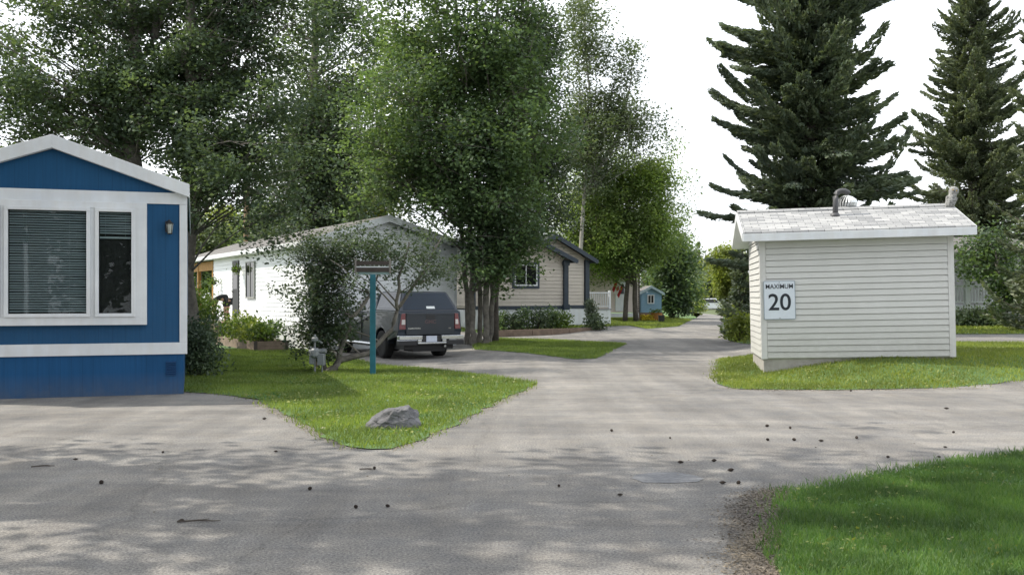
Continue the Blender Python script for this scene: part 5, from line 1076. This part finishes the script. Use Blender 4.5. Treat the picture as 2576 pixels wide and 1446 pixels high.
# shade trees left of the road (outside the picture): their shadows fall across the foreground
for k, (x, y, tr, env) in enumerate([
    (-14.5, 10.6, 14, [(-14, 10.3, 9, 3.4, 2.6, 3.4, 31)]), (-9.6, 9.8, 13, [(-9.4, 9.4, 9, 2.8, 2.4, 3.2, 28)]),
    (-7.4, 9.2, 17, [(-6.6, 10.1, 12.5, 3.0, 2.5, 3.4, 29)]), (-6.6, 8.0, 20, [(-4.6, 11.6, 15.5, 3.2, 2.8, 3.0, 32), (-5.5, 9.5, 17.5, 3, 2.6, 2.6, 19)]),
    (-13.5, 5.0, 14, [(-13, 5.6, 9, 3.5, 2.8, 3.4, 26)]), (-8.2, 4.6, 14, [(-8.0, 5.2, 9.5, 3.0, 2.8, 3.2, 25)]), (-5.2, 3.2, 18, [(-4.4, 5.4, 13.5, 3.2, 3.0, 3.2, 29)]),
    (-9, 1.0, 15, [(-8, 1.5, 11, 3.4, 3, 3.4, 22)]), (-2, 2.6, 17, [(-1.0, 6.0, 15.5, 3.0, 3.2, 2.4, 29)])]):
    broadleaf('poplar_tree', 'roadside poplar shading the foreground from outside the left edge', (x, y, 0), [[(x, y, -.1, .26), (x, y, tr*.4, .2), ((x+env[0][0])/2, (y+env[0][1])/2, tr*.65, .13), (env[0][0], env[0][1], tr*.9, .04)]], env, LF_DARK, M_BARK, 500+k, 22, .22, .36, 5, group='roadside poplars outside the left edge')
for k, (x, y, hh) in enumerate([(-6, -15, 11), (1, -17, 13), (7, -14, 11), (13, -18, 13), (-13, -18, 13)]):
    broadleaf('poplar_tree', 'dark tree across the road mirrored in the blue house window', (x, y, 0), [[(x, y, -.1, .25), (x, y, hh*.5, .18), (x, y, hh*.9, .04)]], [(x, y, hh*.55, 3.4, 2.4, hh*.45, 44)], LF_DARK, M_BARK, 600+k, 24, .5, .85, 6, group='trees mirrored in the window')
# utility pole, wires
up = gb(620, 50)
ut = thing('utility_pole', 'brown wooden utility pole rising behind the white house', 'utility pole', up, 0)
MB().tube([(0, 0, -.1), (0, 0, 4), (.03, 0, 9)], [.16, .15, .12], 10).build('pole', mat('pole_wood', (.33, .22, .13), .85, (.2, .13, .08), 5, .4, 25), ut)
MB().box(-1.1, 1.1, -.06, .06, 8.3, 8.42).build('crossarm', M_WOOD, ut)
wr = MB(); a = W(1690, 512, 75); b = W(2120, 496, 75)
wr.tube([a.lerp(b, f)-Vector((0, 0, 1.0*f*(1-f))) for f in np.linspace(0, 1, 12)], .014, 4); tag(wr.build('power_line', M_BLACK), 'thin overhead wire between the birch and the big spruce', 'wire')

# ------------------------------------------------------------------ cones and twigs on the asphalt
M_CONE = mat('cone_scales', (.07, .05, .038), .9, (.02, .015, .012), 60, .8, 120)
def cone_mesh():
    b = MB(); n = 7
    for i in range(n):
        f = i/(n-1); z = -.028+.056*f; r = .019*math.sin(math.pi*(.12+.8*f))
        b.lathe([(r*.65, z-.003), (r, z+.004), (r*.6, z+.006)], n=9)
    b.T = None; o = b.build('spruce_cone', M_CONE); return o
cone = cone_mesh()
cpx = [(190, 1158), (255, 1216), (456, 1313), (942, 1180), (895, 1278), (975, 1276), (780, 1232), (410, 1140), (694, 1138), (665, 1055), (1539, 1085), (1686, 1104), (1712, 1165), (1796, 1161), (1838, 1185), (1818, 1217), (1858, 1217), (1406, 1225), (1560, 1248), (1931, 1108), (1998, 1108), (2066, 1111), (2155, 1103), (1988, 1078), (2381, 1029), (2399, 1089), (2378, 1127), (2362, 1152), (2234, 1152), (2140, 984), (2193, 982), (1930, 1073)]
for i, (px, py) in enumerate(cpx):
    o = cone if i == 0 else cone.copy()
    if i: COL.objects.link(o)
    x, y = G(px, py); o.location = (x, y, .015); o.rotation_euler = (math.pi/2, 0, random.uniform(0, 6.28)); s = random.uniform(.6, .95) if i != 1 else 1.0
    o.scale = (s, s, s*random.uniform(.9, 1.3)); tag(o, 'small dark spruce cone lying on the grey asphalt', 'spruce cone', 'spruce cones on the asphalt')
for (px, py, L, a, lab) in [(500, 1314, .3, .1, 'thin dark twig lying on the asphalt at lower left'), (108, 1175, .2, .3, 'short dark twig on the sunny asphalt at far left'), (924, 1183, .15, -.2, 'short twig beside a cone below the lawn tip')]:
    x, y = G(px, py); o = MB().tube([(-L/2, 0, .01), (0, .012, .014), (L*.3, -.006, .012), (L/2, .01, .008)], [.006, .007, .005, .003], 5).tube([(0, .012, .014), (L*.2, .06, .012)], [.004, .002], 4).build('twig', M_BARKD); o.location = (x, y, .002); o.rotation_euler = (0, 0, a); tag(o, lab, 'twig')

# ------------------------------------------------------------------ light, sky, camera
EL, AZ = R_(48), R_(12)
sv = Vector((-math.cos(EL)*math.cos(AZ), math.cos(EL)*math.sin(AZ), math.sin(EL)))
sd = bpy.data.lights.new('Sun', 'SUN'); sd.energy = 5.0; sd.angle = R_(.53); sd.color = (1, .935, .82)
so = bpy.data.objects.new('Sun', sd); COL.objects.link(so); so.rotation_euler = sv.to_track_quat('Z', 'Y').to_euler(); so.location = sv*50
w = bpy.data.worlds.new('World'); scene.world = w; w.use_nodes = True; n = w.node_tree.nodes; l = w.node_tree.links
bg = n['Background']; sk = n.new('ShaderNodeTexSky'); sk.sky_type = 'NISHITA'; sk.sun_disc = False; sk.sun_elevation = EL; sk.sun_rotation = math.atan2(sv.x, sv.y)
sk.air_density = 1.0; sk.dust_density = 2.5; sk.ozone_density = 1.0
# thin bright veil of cloud over the blue
tc = n.new('ShaderNodeTexCoord'); mp = n.new('ShaderNodeMapping'); mp.inputs['Scale'].default_value = (1.2, 1.2, 3.0); l.new(tc.outputs['Generated'], mp.inputs['Vector'])
nz = n.new('ShaderNodeTexNoise'); nz.inputs['Scale'].default_value = 1.6; nz.inputs['Detail'].default_value = 6; l.new(mp.outputs['Vector'], nz.inputs['Vector'])
rp = n.new('ShaderNodeValToRGB'); rp.color_ramp.elements[0].position = .30; rp.color_ramp.elements[1].position = .62; rp.color_ramp.elements[0].color = (.40, .40, .40, 1); rp.color_ramp.elements[1].color = (1, 1, 1, 1); l.new(nz.outputs['Fac'], rp.inputs['Fac'])
mx = n.new('ShaderNodeMix'); mx.data_type = 'RGBA'; mx.inputs[7].default_value = (12.3, 12.7, 13.3, 1)
l.new(rp.outputs['Color'], mx.inputs[0]); l.new(sk.outputs['Color'], mx.inputs[6]); l.new(mx.outputs[2], bg.inputs['Color']); bg.inputs['Strength'].default_value = .15
cd = bpy.data.cameras.new('Camera'); cam = bpy.data.objects.new('Camera', cd); COL.objects.link(cam)
cam.location = (0, 0, CH); cam.rotation_euler = (math.pi/2, 0, 0); cd.sensor_width = 36; cd.lens = 36*F/2576; cd.shift_y = (HY-723)/2576; cd.clip_end = 2000; cd.clip_start = .05
scene.camera = cam
scene.view_settings.view_transform = 'Standard'; scene.view_settings.look = 'None'; scene.view_settings.exposure = 0; scene.view_settings.gamma = 1
scene.cycles.max_bounces = 6; scene.cycles.transparent_max_bounces = 12; scene.cycles.use_denoising = True
